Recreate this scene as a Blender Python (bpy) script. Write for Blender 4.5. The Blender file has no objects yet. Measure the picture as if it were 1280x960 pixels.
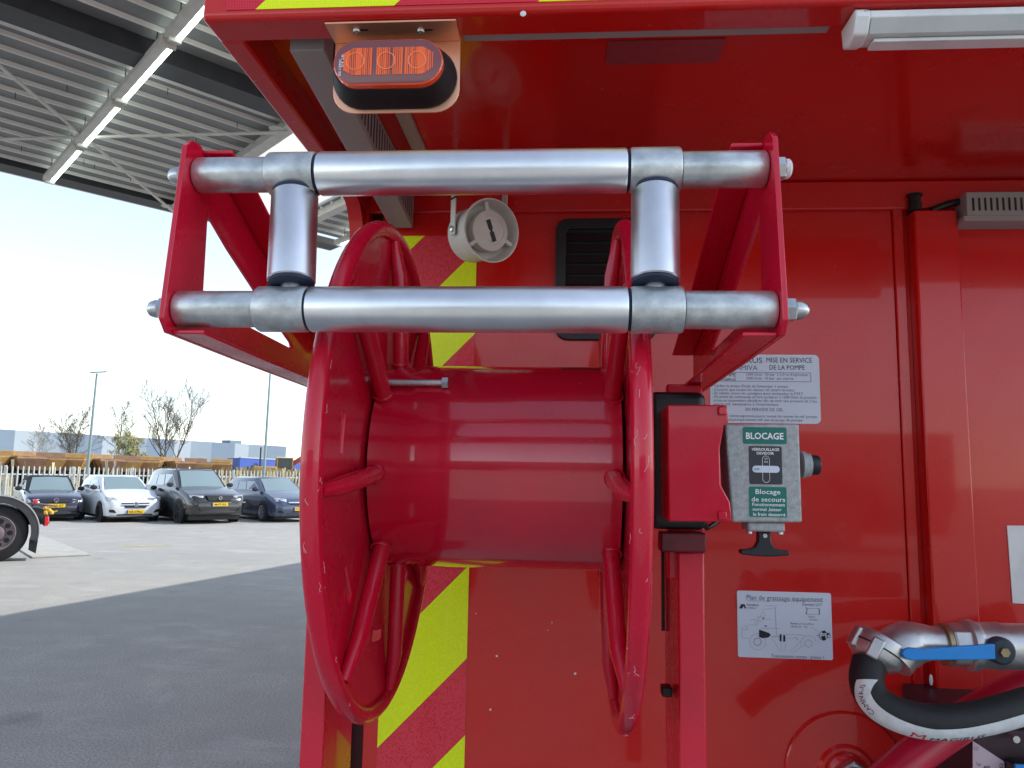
import bpy, bmesh, math, random
from mathutils import Vector, Matrix
random.seed(7)
R_ = math.radians
sc = bpy.context.scene
COL = sc.collection
# ------------------------------------------------------------------ camera
CAM_H = 1.65; FPX = 950.0
PITCH, YAW, ROLL = R_(7.0), R_(4.2), R_(1.03)
_f0 = Vector((-math.sin(YAW), math.cos(YAW), 0)); _r0 = Vector((math.cos(YAW), math.sin(YAW), 0)); _up = Vector((0, 0, 1))
_fw = _f0*math.cos(PITCH) + _up*math.sin(PITCH); _u0 = _up*math.cos(PITCH) - _f0*math.sin(PITCH)
_R = _r0*math.cos(ROLL) + _u0*math.sin(ROLL); _U = _u0*math.cos(ROLL) - _r0*math.sin(ROLL)
EYE = Vector((0, 0, CAM_H))
cam = bpy.data.cameras.new('camera'); camo = bpy.data.objects.new('camera', cam); COL.objects.link(camo)
cam.sensor_width = 36; cam.lens = 36*FPX/1280; cam.clip_start = 0.05; cam.clip_end = 3000
camo.matrix_world = Matrix(((_R.x, _U.x, -_fw.x, EYE.x), (_R.y, _U.y, -_fw.y, EYE.y), (_R.z, _U.z, -_fw.z, EYE.z), (0, 0, 0, 1)))
sc.camera = camo
def ray(u, v): return _fw*FPX + _R*(u-640) + _U*(480-v)
def aY(u, v, Y): d = ray(u, v); return EYE + d*(Y/d.y)      # survey helpers: a measured direction on a known plane
def aZ(u, v, Z): d = ray(u, v); return EYE + d*((Z-CAM_H)/d.z)
def aD(u, v, D): return EYE + ray(u, v)/FPX*D
# ------------------------------------------------------------------ world and sun
SUN_AZ = R_(75); SUN_EL = R_(40.6)           # azimuth measured from +Y towards +X
w = bpy.data.worlds.new('World'); sc.world = w; w.use_nodes = True
nt = w.node_tree; bg = nt.nodes['Background']
sky = nt.nodes.new('ShaderNodeTexSky'); sky.sky_type = 'NISHITA'; sky.sun_disc = False
sky.sun_elevation = SUN_EL; sky.sun_rotation = SUN_AZ
sky.air_density = 1.0; sky.dust_density = .15; sky.ozone_density = 1.0
hs = nt.nodes.new('ShaderNodeHueSaturation'); hs.inputs['Value'].default_value = .82; hs.inputs['Saturation'].default_value = .62     # thin spring haze whitens the blue
nt.links.new(sky.outputs[0], hs.inputs['Color']); nt.links.new(hs.outputs[0], bg.inputs[0]); bg.inputs[1].default_value = 0.15
sl = bpy.data.lights.new('sun', 'SUN'); sl.energy = 2.0; sl.angle = R_(0.6); sl.color = (1, .955, .88)
so = bpy.data.objects.new('sun', sl); COL.objects.link(so); so.location = (16, 5, 20)
_sd = Vector((math.sin(SUN_AZ)*math.cos(SUN_EL), math.cos(SUN_AZ)*math.cos(SUN_EL), math.sin(SUN_EL)))
so.rotation_euler = (_sd).to_track_quat('Z', 'Y').to_euler()
sc.view_settings.view_transform = 'Standard'; sc.view_settings.look = 'None'
sc.view_settings.exposure = 1.32; sc.view_settings.gamma = 1.0; sc.view_settings.use_curve_mapping = False
# ------------------------------------------------------------------ materials
MATS = {}
def mat(name, col, rough=.5, metal=0., coat=0., spec=.5, noise=0., nscale=20., dirt=None, dscale=6., damt=.35, bump=0., bscale=80., rvar=0., emit=None, estr=0., trans=0., ior=1.45, stretch=None, wave=0., specks=None, speck_scale=60., speck_t=.70, alpha=1.):
    if name in MATS: return MATS[name]
    m = bpy.data.materials.new(name); m.use_nodes = True; MATS[name] = m
    t = m.node_tree; N = t.nodes; L = t.links; p = N['Principled BSDF']
    p.inputs['Base Color'].default_value = (*col, 1); p.inputs['Roughness'].default_value = rough
    p.inputs['Metallic'].default_value = metal; p.inputs['Specular IOR Level'].default_value = spec
    p.inputs['Coat Weight'].default_value = coat; p.inputs['Coat Roughness'].default_value = .04
    p.inputs['Transmission Weight'].default_value = trans; p.inputs['IOR'].default_value = ior
    p.inputs['Alpha'].default_value = alpha
    if emit: p.inputs['Emission Color'].default_value = (*emit, 1); p.inputs['Emission Strength'].default_value = estr
    tc = N.new('ShaderNodeTexCoord'); src = tc.outputs['Object']
    if stretch:
        mp = N.new('ShaderNodeMapping'); mp.inputs['Scale'].default_value = stretch; L.new(src, mp.inputs[0]); src = mp.outputs[0]
    def tex(scale, detail=4, rough_=.6):
        n = N.new('ShaderNodeTexNoise'); n.inputs['Scale'].default_value = scale; n.inputs['Detail'].default_value = detail
        n.inputs['Roughness'].default_value = rough_; L.new(src, n.inputs['Vector']); return n.outputs['Fac']
    colout = None
    if noise:
        mr = N.new('ShaderNodeMapRange'); mr.inputs[1].default_value = .3; mr.inputs[2].default_value = .7
        mr.inputs[3].default_value = 1-noise; mr.inputs[4].default_value = 1+noise; L.new(tex(nscale), mr.inputs[0])
        mx = N.new('ShaderNodeMix'); mx.data_type = 'RGBA'; mx.blend_type = 'MULTIPLY'; mx.inputs[0].default_value = 1
        mx.inputs[6].default_value = (*col, 1); L.new(mr.outputs[0], mx.inputs[7]); colout = mx.outputs[2]
    def over(c2, scale, lo, hi, amt):
        nonlocal colout
        mr = N.new('ShaderNodeMapRange'); mr.inputs[1].default_value = lo; mr.inputs[2].default_value = hi
        mr.inputs[3].default_value = 0; mr.inputs[4].default_value = amt; L.new(tex(scale, 6, .65), mr.inputs[0])
        mx = N.new('ShaderNodeMix'); mx.data_type = 'RGBA'; L.new(mr.outputs[0], mx.inputs[0])
        if colout: L.new(colout, mx.inputs[6])
        else: mx.inputs[6].default_value = (*col, 1)
        mx.inputs[7].default_value = (*c2, 1); colout = mx.outputs[2]
    if dirt: over(dirt, dscale, .48, .75, damt)
    if specks: over(specks, speck_scale, speck_t, speck_t+.03, .7)
    if colout: L.new(colout, p.inputs['Base Color'])
    if rvar:
        mr = N.new('ShaderNodeMapRange'); mr.inputs[1].default_value = .35; mr.inputs[2].default_value = .65
        mr.inputs[3].default_value = max(.02, rough-rvar); mr.inputs[4].default_value = min(1, rough+rvar)
        L.new(tex(9, 5), mr.inputs[0]); L.new(mr.outputs[0], p.inputs['Roughness'])
    if bump:
        b = N.new('ShaderNodeBump'); b.inputs['Strength'].default_value = bump; b.inputs['Distance'].default_value = .01
        L.new(tex(bscale, 3), b.inputs['Height']); L.new(b.outputs[0], p.inputs['Normal'])
        if wave:                                        # slow waviness of thin sheet metal
            b2 = N.new('ShaderNodeBump'); b2.inputs['Strength'].default_value = wave; b2.inputs['Distance'].default_value = .02
            L.new(tex(3.2, 1), b2.inputs['Height']); L.new(b2.outputs[0], b.inputs['Normal'])
    return m
# ------------------------------------------------------------------ mesh helpers
OFF = {}
def frame_for(d):
    d = d.normalized(); a = Vector((0, 0, 1)) if abs(d.z) < .9 else Vector((1, 0, 0))
    x = a.cross(d).normalized(); return x, d.cross(x)
class MB:
    def __init__(s): s.v = []; s.f = []
    def add(s, vs, fs):
        o = len(s.v); s.v += [Vector(p) for p in vs]; s.f += [tuple(i+o for i in q) for q in fs]; return s
    def box(s, x0, x1, y0, y1, z0, z1):
        return s.add([(x0,y0,z0),(x1,y0,z0),(x1,y1,z0),(x0,y1,z0),(x0,y0,z1),(x1,y0,z1),(x1,y1,z1),(x0,y1,z1)],
                     [(0,3,2,1),(4,5,6,7),(0,1,5,4),(1,2,6,5),(2,3,7,6),(3,0,4,7)])
    def bar(s, p0, p1, w, h, up=(0, 0, 1)):
        p0 = Vector(p0); p1 = Vector(p1); d = (p1-p0).normalized(); x = d.cross(Vector(up)).normalized()*(w/2); z = x.cross(d).normalized()*(h/2)
        vs = [p+a*x+b*z for p in (p0, p1) for a, b in ((-1,-1),(1,-1),(1,1),(-1,1))]
        return s.add(vs, [(0,1,2,3),(7,6,5,4),(0,4,5,1),(1,5,6,2),(2,6,7,3),(3,7,4,0)])
    def tube(s, path, r, n=16, closed=False, caps=True):
        P = [Vector(p) for p in path]; m = len(P); rs = r if isinstance(r, (list, tuple)) else [r]*m
        vs = []; x = None
        for i in range(m):
            if closed: d = P[(i+1) % m]-P[i-1]
            else: d = P[min(i+1, m-1)]-P[max(i-1, 0)]
            d.normalize()
            if x is None: x, y = frame_for(d)
            else: x = (x-d*x.dot(d)).normalized(); y = d.cross(x)
            for k in range(n):
                t = 2*math.pi*k/n; vs.append(P[i]+(x*math.cos(t)+y*math.sin(t))*rs[i])
        fs = []
        for i in range(m if closed else m-1):
            j = (i+1) % m
            for k in range(n):
                l = (k+1) % n; fs.append((i*n+k, i*n+l, j*n+l, j*n+k))
        if caps and not closed: fs.append(tuple(range(n))[::-1]); fs.append(tuple(range((m-1)*n, m*n)))
        return s.add(vs, fs)
    def cyl(s, p0, p1, r, r1=None, n=24): return s.tube([p0, p1], [r, r if r1 is None else r1], n)
    def lathe(s, prof, org, axis, n=32, sx=1., sy=1., up=None, cap0=True):
        org = Vector(org); d = Vector(axis).normalized()
        if up: y = Vector(up); x = y.cross(d).normalized(); y = d.cross(x)
        else: x, y = frame_for(d)
        vs = []; m = len(prof)
        for r, h in prof:
            for k in range(n):
                t = 2*math.pi*k/n; vs.append(org+d*h+x*(r*math.cos(t)*sx)+y*(r*math.sin(t)*sy))
        fs = [(i*n+k, i*n+(k+1) % n, (i+1)*n+(k+1) % n, (i+1)*n+k) for i in range(m-1) for k in range(n)]
        if cap0: fs.append(tuple(range(n))[::-1])
        fs.append(tuple(range((m-1)*n, m*n)))
        return s.add(vs, fs)
    def prism(s, poly, fn, d0, d1):
        n = len(poly); vs = [fn(a, b, d0) for a, b in poly]+[fn(a, b, d1) for a, b in poly]
        fs = [tuple(range(n))[::-1], tuple(range(n, 2*n))]+[(i, (i+1) % n, n+(i+1) % n, n+i) for i in range(n)]
        return s.add(vs, fs)
    def loft(s, rings, closed_ends=True):
        n = len(rings[0]); vs = [p for r in rings for p in r]
        fs = [(i*n+k, i*n+(k+1) % n, (i+1)*n+(k+1) % n, (i+1)*n+k) for i in range(len(rings)-1) for k in range(n)]
        if closed_ends: fs.append(tuple(range(n))[::-1]); fs.append(tuple(range((len(rings)-1)*n, len(rings)*n)))
        return s.add(vs, fs)
    def xf(s, M): s.v = [M @ p for p in s.v]; return s
    def build(s, name, m, parent=None, smooth=35, bevel=0., seg=2, local=False):
        off = Vector()
        if parent is not None and not local: off = OFF.get(parent.name, Vector())
        elif parent is None and not local:
            xs = [p.x for p in s.v]; ys = [p.y for p in s.v]; zs = [p.z for p in s.v]
            off = Vector(((min(xs)+max(xs))/2, (min(ys)+max(ys))/2, min(zs)))
        me = bpy.data.meshes.new(name); me.from_pydata([p-off for p in s.v], [], s.f)
        bm = bmesh.new(); bm.from_mesh(me); bmesh.ops.recalc_face_normals(bm, faces=bm.faces)
        if smooth:
            lim = R_(smooth)
            for f in bm.faces: f.smooth = True
            for e in bm.edges: e.smooth = len(e.link_faces) == 2 and e.calc_face_angle(9) < lim
        bm.to_mesh(me); bm.free()
        me.materials.append(m if not isinstance(m, str) else MATS[m])
        o = bpy.data.objects.new(name, me); COL.objects.link(o)
        if parent is not None: o.parent = parent
        else: o.location = off
        OFF[o.name] = off
        if bevel:
            b = o.modifiers.new('bevel', 'BEVEL'); b.width = bevel; b.segments = seg; b.limit_method = 'ANGLE'; b.angle_limit = R_(40)
        return o
def tag(o, label=None, cat=None, group=None, kind=None):
    if label: o['label'] = label
    if cat: o['category'] = cat
    if group: o['group'] = group
    if kind: o['kind'] = kind
    return o
def thing(name, label, cat, loc=(0, 0, 0), rz=0., group=None):
    o = bpy.data.objects.new(name, None); COL.objects.link(o); o.location = loc; o.rotation_euler = (0, 0, rz); o.empty_display_size = .1
    OFF[o.name] = Vector(loc); return tag(o, label, cat, group)
def rrect(x0, x1, z0, z1, r, n=5):
    out = []
    for cx, cz, a0 in ((x1-r, z0+r, -90), (x1-r, z1-r, 0), (x0+r, z1-r, 90), (x0+r, z0+r, 180)):
        for k in range(n+1): a = R_(a0+90*k/n); out.append((cx+r*math.cos(a), cz+r*math.sin(a)))
    return out
def onY(a, b, d): return Vector((a, d, b))
def onX(a, b, d): return Vector((d, a, b))
def onZ(a, b, d): return Vector((a, b, d))
def plate_hole(mb, outer, inner, fn, d0, d1):
    n = len(outer); vs = [fn(*p, d) for d in (d0, d1) for lp in (outer, inner) for p in lp]; fs = []
    for k in range(n):
        l = (k+1) % n
        fs += [(k, l, n+l, n+k), (2*n+k, 3*n+k, 3*n+l, 2*n+l), (k, 2*n+k, 2*n+l, l), (n+k, n+l, 3*n+l, 3*n+k)]
    return mb.add(vs, fs)
def text_mesh(s, bold=0.):
    c = bpy.data.curves.new('t', 'FONT'); c.body = s; c.size = 1; c.resolution_u = 2; c.offset = bold*.32
    o = bpy.data.objects.new('t', c); COL.objects.link(o); bpy.context.view_layer.update()
    ev = o.evaluated_get(bpy.context.evaluated_depsgraph_get()); me = bpy.data.meshes.new_from_object(ev)
    vs = [v.co.copy() for v in me.vertices]; fs = [tuple(p.vertices) for p in me.polygons]
    bpy.data.objects.remove(o); bpy.data.curves.remove(c); bpy.data.meshes.remove(me)
    return vs, fs
def lettering(s, org, ux, uy, w, h, m, parent, bold=0., name='lettering', local=False):
    """text s from org along ux (width w) and uy (capital height h)"""
    vs, fs = text_mesh(s, bold)
    x0 = min(p.x for p in vs); x1 = max(p.x for p in vs)
    cap = .729; ux = Vector(ux); uy = Vector(uy); org = Vector(org)
    mb = MB().add([org+ux*((p.x-x0)/(x1-x0)*w)+uy*(p.y/cap*h) for p in vs], fs)
    return mb.build(name, m, parent, smooth=0, local=local)
# palette
body_red = mat('body_red_paint', (.58, .009, .007), .24, coat=.50, spec=.35, noise=.05, nscale=3, dirt=(.42, .05, .045), dscale=2.5, damt=.22, rvar=.05, bump=.012, bscale=260, wave=.10, specks=(.62, .40, .36), speck_scale=38, speck_t=.745)
ceil_red = body_red
reel_red = mat('reel_red_paint', (.60, .005, .032), .27, coat=.40, spec=.4, noise=.08, nscale=7, dirt=(.36, .012, .03), dscale=9, damt=.35, rvar=.08, bump=.02, bscale=120, specks=(.78, .35, .36), speck_scale=60, speck_t=.745)
alu = mat('brushed_aluminium', (.74, .755, .775), .33, 1., noise=.06, nscale=30, rvar=.05, specks=(.35, .36, .38), speck_scale=45, speck_t=.74)
galv = mat('galvanised_steel', (.60, .63, .63), .42, .85, noise=.22, nscale=45, dirt=(.16, .16, .15), dscale=14, damt=.5, rvar=.1, bump=.05, bscale=200)
zinc = mat('zinc_bolt', (.55, .57, .58), .3, .9, noise=.15, nscale=60)
blackp = mat('black_plastic', (.012, .013, .016), .42, noise=.15, nscale=30)
rubber = mat('black_rubber', (.010, .010, .011), .62, noise=.2, nscale=60, bump=.1, bscale=300)
navy = mat('navy_bushing', (.015, .022, .05), .5)
steel_tinted = mat('reflection_tinted_steel', (.88, .46, .30), .36, .8, noise=.05, nscale=12, rvar=.06)  # red reflected in the steel is tinted into its base colour
grey_pvc = mat('grey_pvc', (.33, .315, .305), .5, noise=.06, nscale=12)
white_pl = mat('white_plastic', (.72, .73, .72), .42, noise=.06, nscale=14, dirt=(.30, .29, .27), dscale=20, damt=.3)
cream_pl = mat('cream_plastic', (.60, .585, .54), .45, noise=.05, nscale=20)
yellow_ref = None
def reflective(name, col, edge):
    m = mat(name, col, .38, coat=.15, spec=.3)
    t = m.node_tree; N = t.nodes; L = t.links; p = N['Principled BSDF']
    tc = N.new('ShaderNodeTexCoord'); vo = N.new('ShaderNodeTexVoronoi'); vo.feature = 'DISTANCE_TO_EDGE'; vo.inputs['Scale'].default_value = 260; vo.inputs['Randomness'].default_value = .25
    L.new(tc.outputs['Object'], vo.inputs['Vector'])
    mr = N.new('ShaderNodeMapRange'); mr.inputs[1].default_value = .05; mr.inputs[2].default_value = .16; L.new(vo.outputs['Distance'], mr.inputs[0])
    mx = N.new('ShaderNodeMix'); mx.data_type = 'RGBA'; mx.inputs[6].default_value = (*edge, 1); mx.inputs[7].default_value = (*col, 1); L.new(mr.outputs[0], mx.inputs[0])
    L.new(mx.outputs[2], p.inputs['Base Color']); return m
yellow_ref = reflective('fluorescent_yellow_film', (.86, .97, .003), (.74, .86, .01))
red_ref = reflective('red_reflective_film', (.60, .006, .030), (.70, .05, .07))
ink = mat('black_ink', (.012, .012, .016), .5)
grey_ink = mat('grey_ink', (.13, .15, .19), .5)
label_blue = mat('pale_label', (.62, .70, .80), .38, noise=.03, nscale=9)
white_ink = mat('white_ink', (.85, .86, .86), .45)
green_lab = mat('green_label', (.006, .16, .13), .4)
# ---------------------------------------------------------------- ground
def ground_mat():
    m = mat('yard_paving', (.3, .3, .3), .8); t = m.node_tree; N = t.nodes; L = t.links; p = N['Principled BSDF']
    tc = N.new('ShaderNodeTexCoord'); O = tc.outputs['Object']
    def noise(sc_, det=6, ro=.6, mp=None):
        n = N.new('ShaderNodeTexNoise'); n.inputs['Scale'].default_value = sc_; n.inputs['Detail'].default_value = det; n.inputs['Roughness'].default_value = ro
        if mp:
            q = N.new('ShaderNodeMapping'); q.inputs['Scale'].default_value = mp[:3]; q.inputs['Rotation'].default_value = (0, 0, mp[3]); L.new(O, q.inputs[0]); L.new(q.outputs[0], n.inputs['Vector'])
        else: L.new(O, n.inputs['Vector'])
        return n.outputs['Fac']
    def rng(x, a, b, c, d):
        r = N.new('ShaderNodeMapRange'); r.inputs[1].default_value = a; r.inputs[2].default_value = b; r.inputs[3].default_value = c; r.inputs[4].default_value = d; L.new(x, r.inputs[0]); return r.outputs[0]
    def mix(f, a, b, mode='MIX'):
        x = N.new('ShaderNodeMix'); x.data_type = 'RGBA'; x.blend_type = mode
        if isinstance(f, float): x.inputs[0].default_value = f
        else: L.new(f, x.inputs[0])
        for i, c in ((6, a), (7, b)):
            if isinstance(c, tuple): x.inputs[i].default_value = (*c, 1)
            else: L.new(c, x.inputs[i])
        return x.outputs[2]
    base = mix(rng(noise(.35), .35, .65, 0, 1), (.44, .425, .39), (.56, .535, .48))
    base = mix(rng(noise(2.2), .4, .62, 0, .55), base, (.37, .36, .345))
    base = mix(rng(noise(70, 4), .36, .62, 0, 1.0), base, (.25, .248, .24))               # aggregate
    base = mix(rng(noise(1.1, 5, .7, (.6, 1.5, 1, R_(33))), .56, .74, 0, .40), base, (.62, .62, .61))    # pale tyre scuffs
    base = mix(rng(noise(1.3, 5, .7, (1.6, .6, 1, R_(33))), .58, .76, 0, .28), base, (.62, .62, .61))
    # block paving joints further out
    br = N.new('ShaderNodeTexBrick'); br.inputs['Scale'].default_value = 1.; br.inputs['Brick Width'].default_value = .22; br.inputs['Row Height'].default_value = .11; br.inputs['Mortar Size'].default_value = .007
    q = N.new('ShaderNodeMapping'); q.inputs['Rotation'].default_value = (0, 0, R_(28)); L.new(O, q.inputs[0]); L.new(q.outputs[0], br.inputs['Vector'])
    br.inputs['Color1'].default_value = (.40, .365, .31, 1); br.inputs['Color2'].default_value = (.50, .455, .385, 1); br.inputs['Mortar'].default_value = (.20, .185, .17, 1)
    blocks = mix(rng(noise(.8), .35, .65, .0, .45), br.outputs['Color'], (.47, .43, .365))
    sx = N.new('ShaderNodeSeparateXYZ'); L.new(q.outputs[0], sx.inputs[0])
    base = mix(rng(sx.outputs['Y'], 12.0, 12.25, 0, 1), base, blocks)
    base = mix(rng(noise(.9, 3, .5), .66, .72, 0, .5), base, (.13, .125, .12))             # oil stains
    base = mix(rng(noise(14, 4, .6), .66, .70, 0, .35), base, (.16, .155, .15))
    L.new(base, p.inputs['Base Color'])
    b = N.new('ShaderNodeBump'); b.inputs['Strength'].default_value = .9; b.inputs['Distance'].default_value = .008; L.new(noise(120, 3), b.inputs['Height']); L.new(b.outputs[0], p.inputs['Normal'])
    return m
g = MB().add([(-900, -500, 0), (900, -500, 0), (900, 1200, 0), (-900, 1200, 0)], [(0, 1, 2, 3)]).build('ground', ground_mat(), smooth=0)
tag(g, kind='structure')
# ---------------------------------------------------------------- fire truck rear
WY = 1.75                                    # rear wall plane
CZ = 2.288                                   # lip underside
XL = -.523                                   # left flank of the body
XRR = 1.95
truck = thing('fire_truck', 'red fire truck rear body with overhanging roof and yellow striped edge', 'fire truck', (.7, 3.5, 0))
MB().box(XL+.075, .742, WY, WY+.05, .92, CZ+.06).build('rear_wall', body_red, truck, bevel=.002)
wp = MB().box(.7425, .7655, WY-.006, WY+.05, .92, CZ+.0).build('wall_ridge', body_red, truck, bevel=.002)
MB().box(.8745, XRR, WY+.003, WY+.05, .92, CZ+.06).build('rear_wall', body_red, truck, bevel=.002)
MB().box(.7775, .872, WY-.034, WY+.05, .92, CZ-.022).build('cable_duct', body_red, truck, bevel=.004, seg=3)
MB().box(.766, .777, WY+.004, WY+.05, .92, CZ+.05).build('wall_groove', body_red, truck)
MB().box(.8722, .8744, WY+.006, WY+.05, .92, CZ+.05).build('wall_groove', body_red, truck)
# left corner post with recess
MB().box(XL, XL+.045, WY-.02, WY+.06, .92, CZ+.05).build('corner_post', body_red, truck, bevel=.004)
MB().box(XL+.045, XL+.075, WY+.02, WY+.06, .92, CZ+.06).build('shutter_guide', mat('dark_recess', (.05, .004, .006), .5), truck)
# floor shelf / bumper below the view, flank and box behind the wall
MB().box(XL, XRR, WY-.02, WY+.06, .86, .918).build('tail_beam', body_red, truck, bevel=.005)
MB().box(XL, XL+.02, WY+.0605, 8., .86, 2.86).build('side_panel', body_red, truck)
MB().box(XRR-.02, XRR, WY+.0605, 8., .86, 2.86).build('side_panel', body_red, truck)
MB().box(XL, XRR, .975, 8., 2.86, 2.90).build('roof', body_red, truck, bevel=.01)
MB().box(XL+.03, XRR-.03, 7.9, 7.96, .86, 2.85).build('front_wall', body_red, truck)
MB().box(XL+.15, XRR-.15, 1.9, 9., .55, .80).build('chassis', blackp, truck)
for sx_ in (XL+.17, XRR-.17):
    for yy in (4.2, 8.4):
        wl = MB().lathe([(.30, -.14), (.48, -.14), (.52, -.08), (.52, .08), (.48, .14), (.30, .14)], (sx_, yy, .52), (1, 0, 0), 28).build('wheel', rubber, truck)
# overhang: fascia, lip frame, recessed ceiling
fas = MB().prism([(.975, CZ+.006), (.981, CZ), (1.032, CZ), (1.032, CZ+.045), (1.012, 2.86), (.975, 2.86)], lambda a, b, d: Vector((d, a, b)), XL, XRR).build('overhang_fascia', body_red, truck, bevel=.004, seg=3)
MB().prism([(XL, CZ), (XL+.037, CZ), (XL+.037, CZ+.075), (XL+.03, 2.859), (XL, 2.859)], onY_ if False else (lambda a, b, d: Vector((a, d, b))), 1.0325, WY-.0205).build('overhang_side_beam', body_red, truck, bevel=.004, seg=3)
MB().box(XL+.0375, XRR, 1.0325, WY+.02, CZ+.058, CZ+.075).build('overhang_ceiling', body_red, truck)
# the cove at the left rear corner where beam meets corner post
cv = [(WY-.021, CZ-.0005)]+[(WY-.021-.075*(1-math.sin(R_(a))), CZ-.0005-.10*(1-math.cos(R_(a)))) for a in range(0, 91, 15)]+[(WY-.021, CZ-.11)]
MB().prism(cv, onX, XL+.001, XL+.034).build('corner_gusset', body_red, truck)
MB().box(XL+.0375, XRR, WY-.012, WY-.0005, CZ-.012, CZ+.057).build('ceiling_seam', body_red, truck, bevel=.004)
# grey strip just inside the front lip and black sealant behind the corner
MB().box(-.16, .372, 1.0326, 1.066, CZ+.012, CZ+.057).build('lip_channel', grey_pvc, truck, bevel=.002)
MB().box(XL+.08, -.345, 1.0326, 1.054, CZ+.02, CZ+.057).build('sealant', blackp, truck, bevel=.006)
# slotted cable trunking running along the ceiling
def tz(y): return 2.286-(y-1.055)*.072
ya, yb = 1.055, WY-.014
tk = MB().add([(x, y, z) for y in (ya, yb) for x, z in ((-.425, tz(y)), (-.372, tz(y)), (-.372, CZ+.057), (-.425, CZ+.057))], [(0, 1, 2, 3), (7, 6, 5, 4), (0, 4, 5, 1), (1, 5, 6, 2), (2, 6, 7, 3), (3, 7, 4, 0)]).build('ceiling_trunking', grey_pvc, truck, bevel=.002)
for k in range(30):
    y = 1.10+k*.021; MB().box(-.3717, -.3712, y, y+.006, tz(y)+.012, CZ+.045).build('slot', blackp, tk, smooth=0)
ls = MB().box(-.333, -.306, 1.06, WY-.03, CZ+.045, CZ+.0575).build('ceiling_light_profile', mat('dusty_aluminium', (.40, .37, .33), .5, .3, noise=.1), truck, bevel=.002)
# reflective chevrons on the wall edge: strip of alternating films
SX0, SX1 = -.414, -.2185
def stripe_poly(z0, z1, rise):               # bands rise to the right
    return [(SX0, z0), (SX1, z0+rise), (SX1, z1+rise), (SX0, z1)]
def clip_poly(P, zlo, zhi):
    for lim, sg in ((zlo, 1), (zhi, -1)):
        out = []
        for i in range(len(P)):
            a, b = P[i], P[(i+1) % len(P)]; da = sg*(a[1]-lim); db = sg*(b[1]-lim)
            if da >= 0: out.append(a)
            if da*db < 0: t = da/(da-db); out.append((a[0]+(b[0]-a[0])*t, lim))
        P = out
        if not P: return P
    return P
# measured: yellow bands
bt = aY(585, 720, WY).z; bb = aY(584, 823, WY).z
per = .368; yh = aY(587, 706, WY).z-aY(585, 823, WY).z
rise = .195*1.02
ytop = aY(587, 706, WY).z                      # upper right corner of one yellow band
z = ytop-rise-4*per
while z < CZ+.5:
    for a, b, m, nm in ((z-yh, z, yellow_ref, 'yellow_stripe'), (z, z+per-yh, red_ref, 'red_stripe')):
        P = clip_poly(stripe_poly(a+.0004, b-.0004, rise), .93, 2.222)
        if len(P) >= 3: MB().prism(P, onY, WY-.0012, WY-.0002).build(nm, m, truck, smooth=0)
    z += per
# fascia chevrons
fz = CZ+.013
xs = [(-.52, -.445, 'r'), (-.445, -.246, 'y'), (-.246, -.045, 'r'), (-.045, .155, 'y'), (.155, .355, 'r'), (.355, .555, 'y'), (.555, .755, 'r'), (.755, .955, 'y'), (.955, 1.155, 'r')]
for a, b, c in xs:
    sh = .21 if True else 0
    P = [(a, fz), (b, fz), (b+sh, fz+.21), (a+sh, fz+.21)]
    if a < -.5: P = [(-.488, fz), (b, fz), (b+sh, fz+.21), (-.488, fz+.21)]
    MB().prism(P, onY, .9738, .9748).build('yellow_stripe' if c == 'y' else 'red_stripe', yellow_ref if c == 'y' else red_ref, truck, smooth=0)
# paint chip on the lip
MB().lathe([(.0045, 0), (.003, .0008)], aY(654, 17, .9745), (0, -1, 0), 7).build('paint_chip', white_pl, truck)
# louvred vent
v0 = aY(695, 275, WY); v1 = aY(821, 426, WY)
vx0, vx1, vz0, vz1 = v0.x, v1.x, v1.z, v0.z
vent = MB(); plate_hole(vent, rrect(vx0, vx1, vz0, vz1, .03, 6), rrect(vx0+.024, vx1-.024, vz0+.022, vz1-.025, .012, 6), onY, WY-.012, WY-.0005)
ven = vent.build('air_vent', blackp, truck, bevel=.002)
MB().box(vx0+.02, vx1-.02, WY-.002, WY-.0006, vz0+.02, vz1-.02).build('vent_mesh', mat('vent_dark', (.006, .006, .008), .6), ven)
nl = 9
for k in range(nl):
    z0 = vz0+.026+k*(vz1-vz0-.055)/nl
    MB().add([(vx0+.0245, WY-.0105, z0+.001), (vx1-.0245, WY-.0105, z0+.001), (vx1-.0245, WY-.0035, z0+.021), (vx0+.0245, WY-.0035, z0+.021),
              (vx0+.0245, WY-.008, z0), (vx1-.0245, WY-.008, z0), (vx1-.0245, WY-.0025, z0+.019), (vx0+.0245, WY-.0025, z0+.019)],
             [(0, 1, 2, 3), (4, 7, 6, 5), (0, 4, 5, 1), (2, 6, 7, 3), (1, 5, 6, 2), (0, 3, 7, 4)]).build('louvre', blackp, ven, smooth=0)
# round cover plate low on the wall with hex cap
ccx, ccz = .595, 1.04
cp = MB().lathe([(.125, 0), (.125, .006), (.122, .009), (.062, .010), (.055, .016), (.05, .016)], (ccx, WY, ccz), (0, -1, 0), 64).build('round_cover_plate', body_red, truck)
MB().lathe([(.046, .010), (.046, .024), (.030, .034)], (ccx, WY, ccz), (0, -1, 0), 48).build('boss', body_red, cp)
hx = MB().lathe([(.040, .03), (.040, .050), (.036, .053)], (ccx+.004, WY, ccz), (0, -1, 0), 6, up=(1, 0, 0)).build('hex_cap', zinc, cp, smooth=20)
MB().lathe([(.030, .053), (.030, .058), (.027, .060)], (ccx+.004, WY, ccz), (0, -1, 0), 32).build('cap_disc', mat('purple_disc', (.08, .03, .05), .35), cp)
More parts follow.
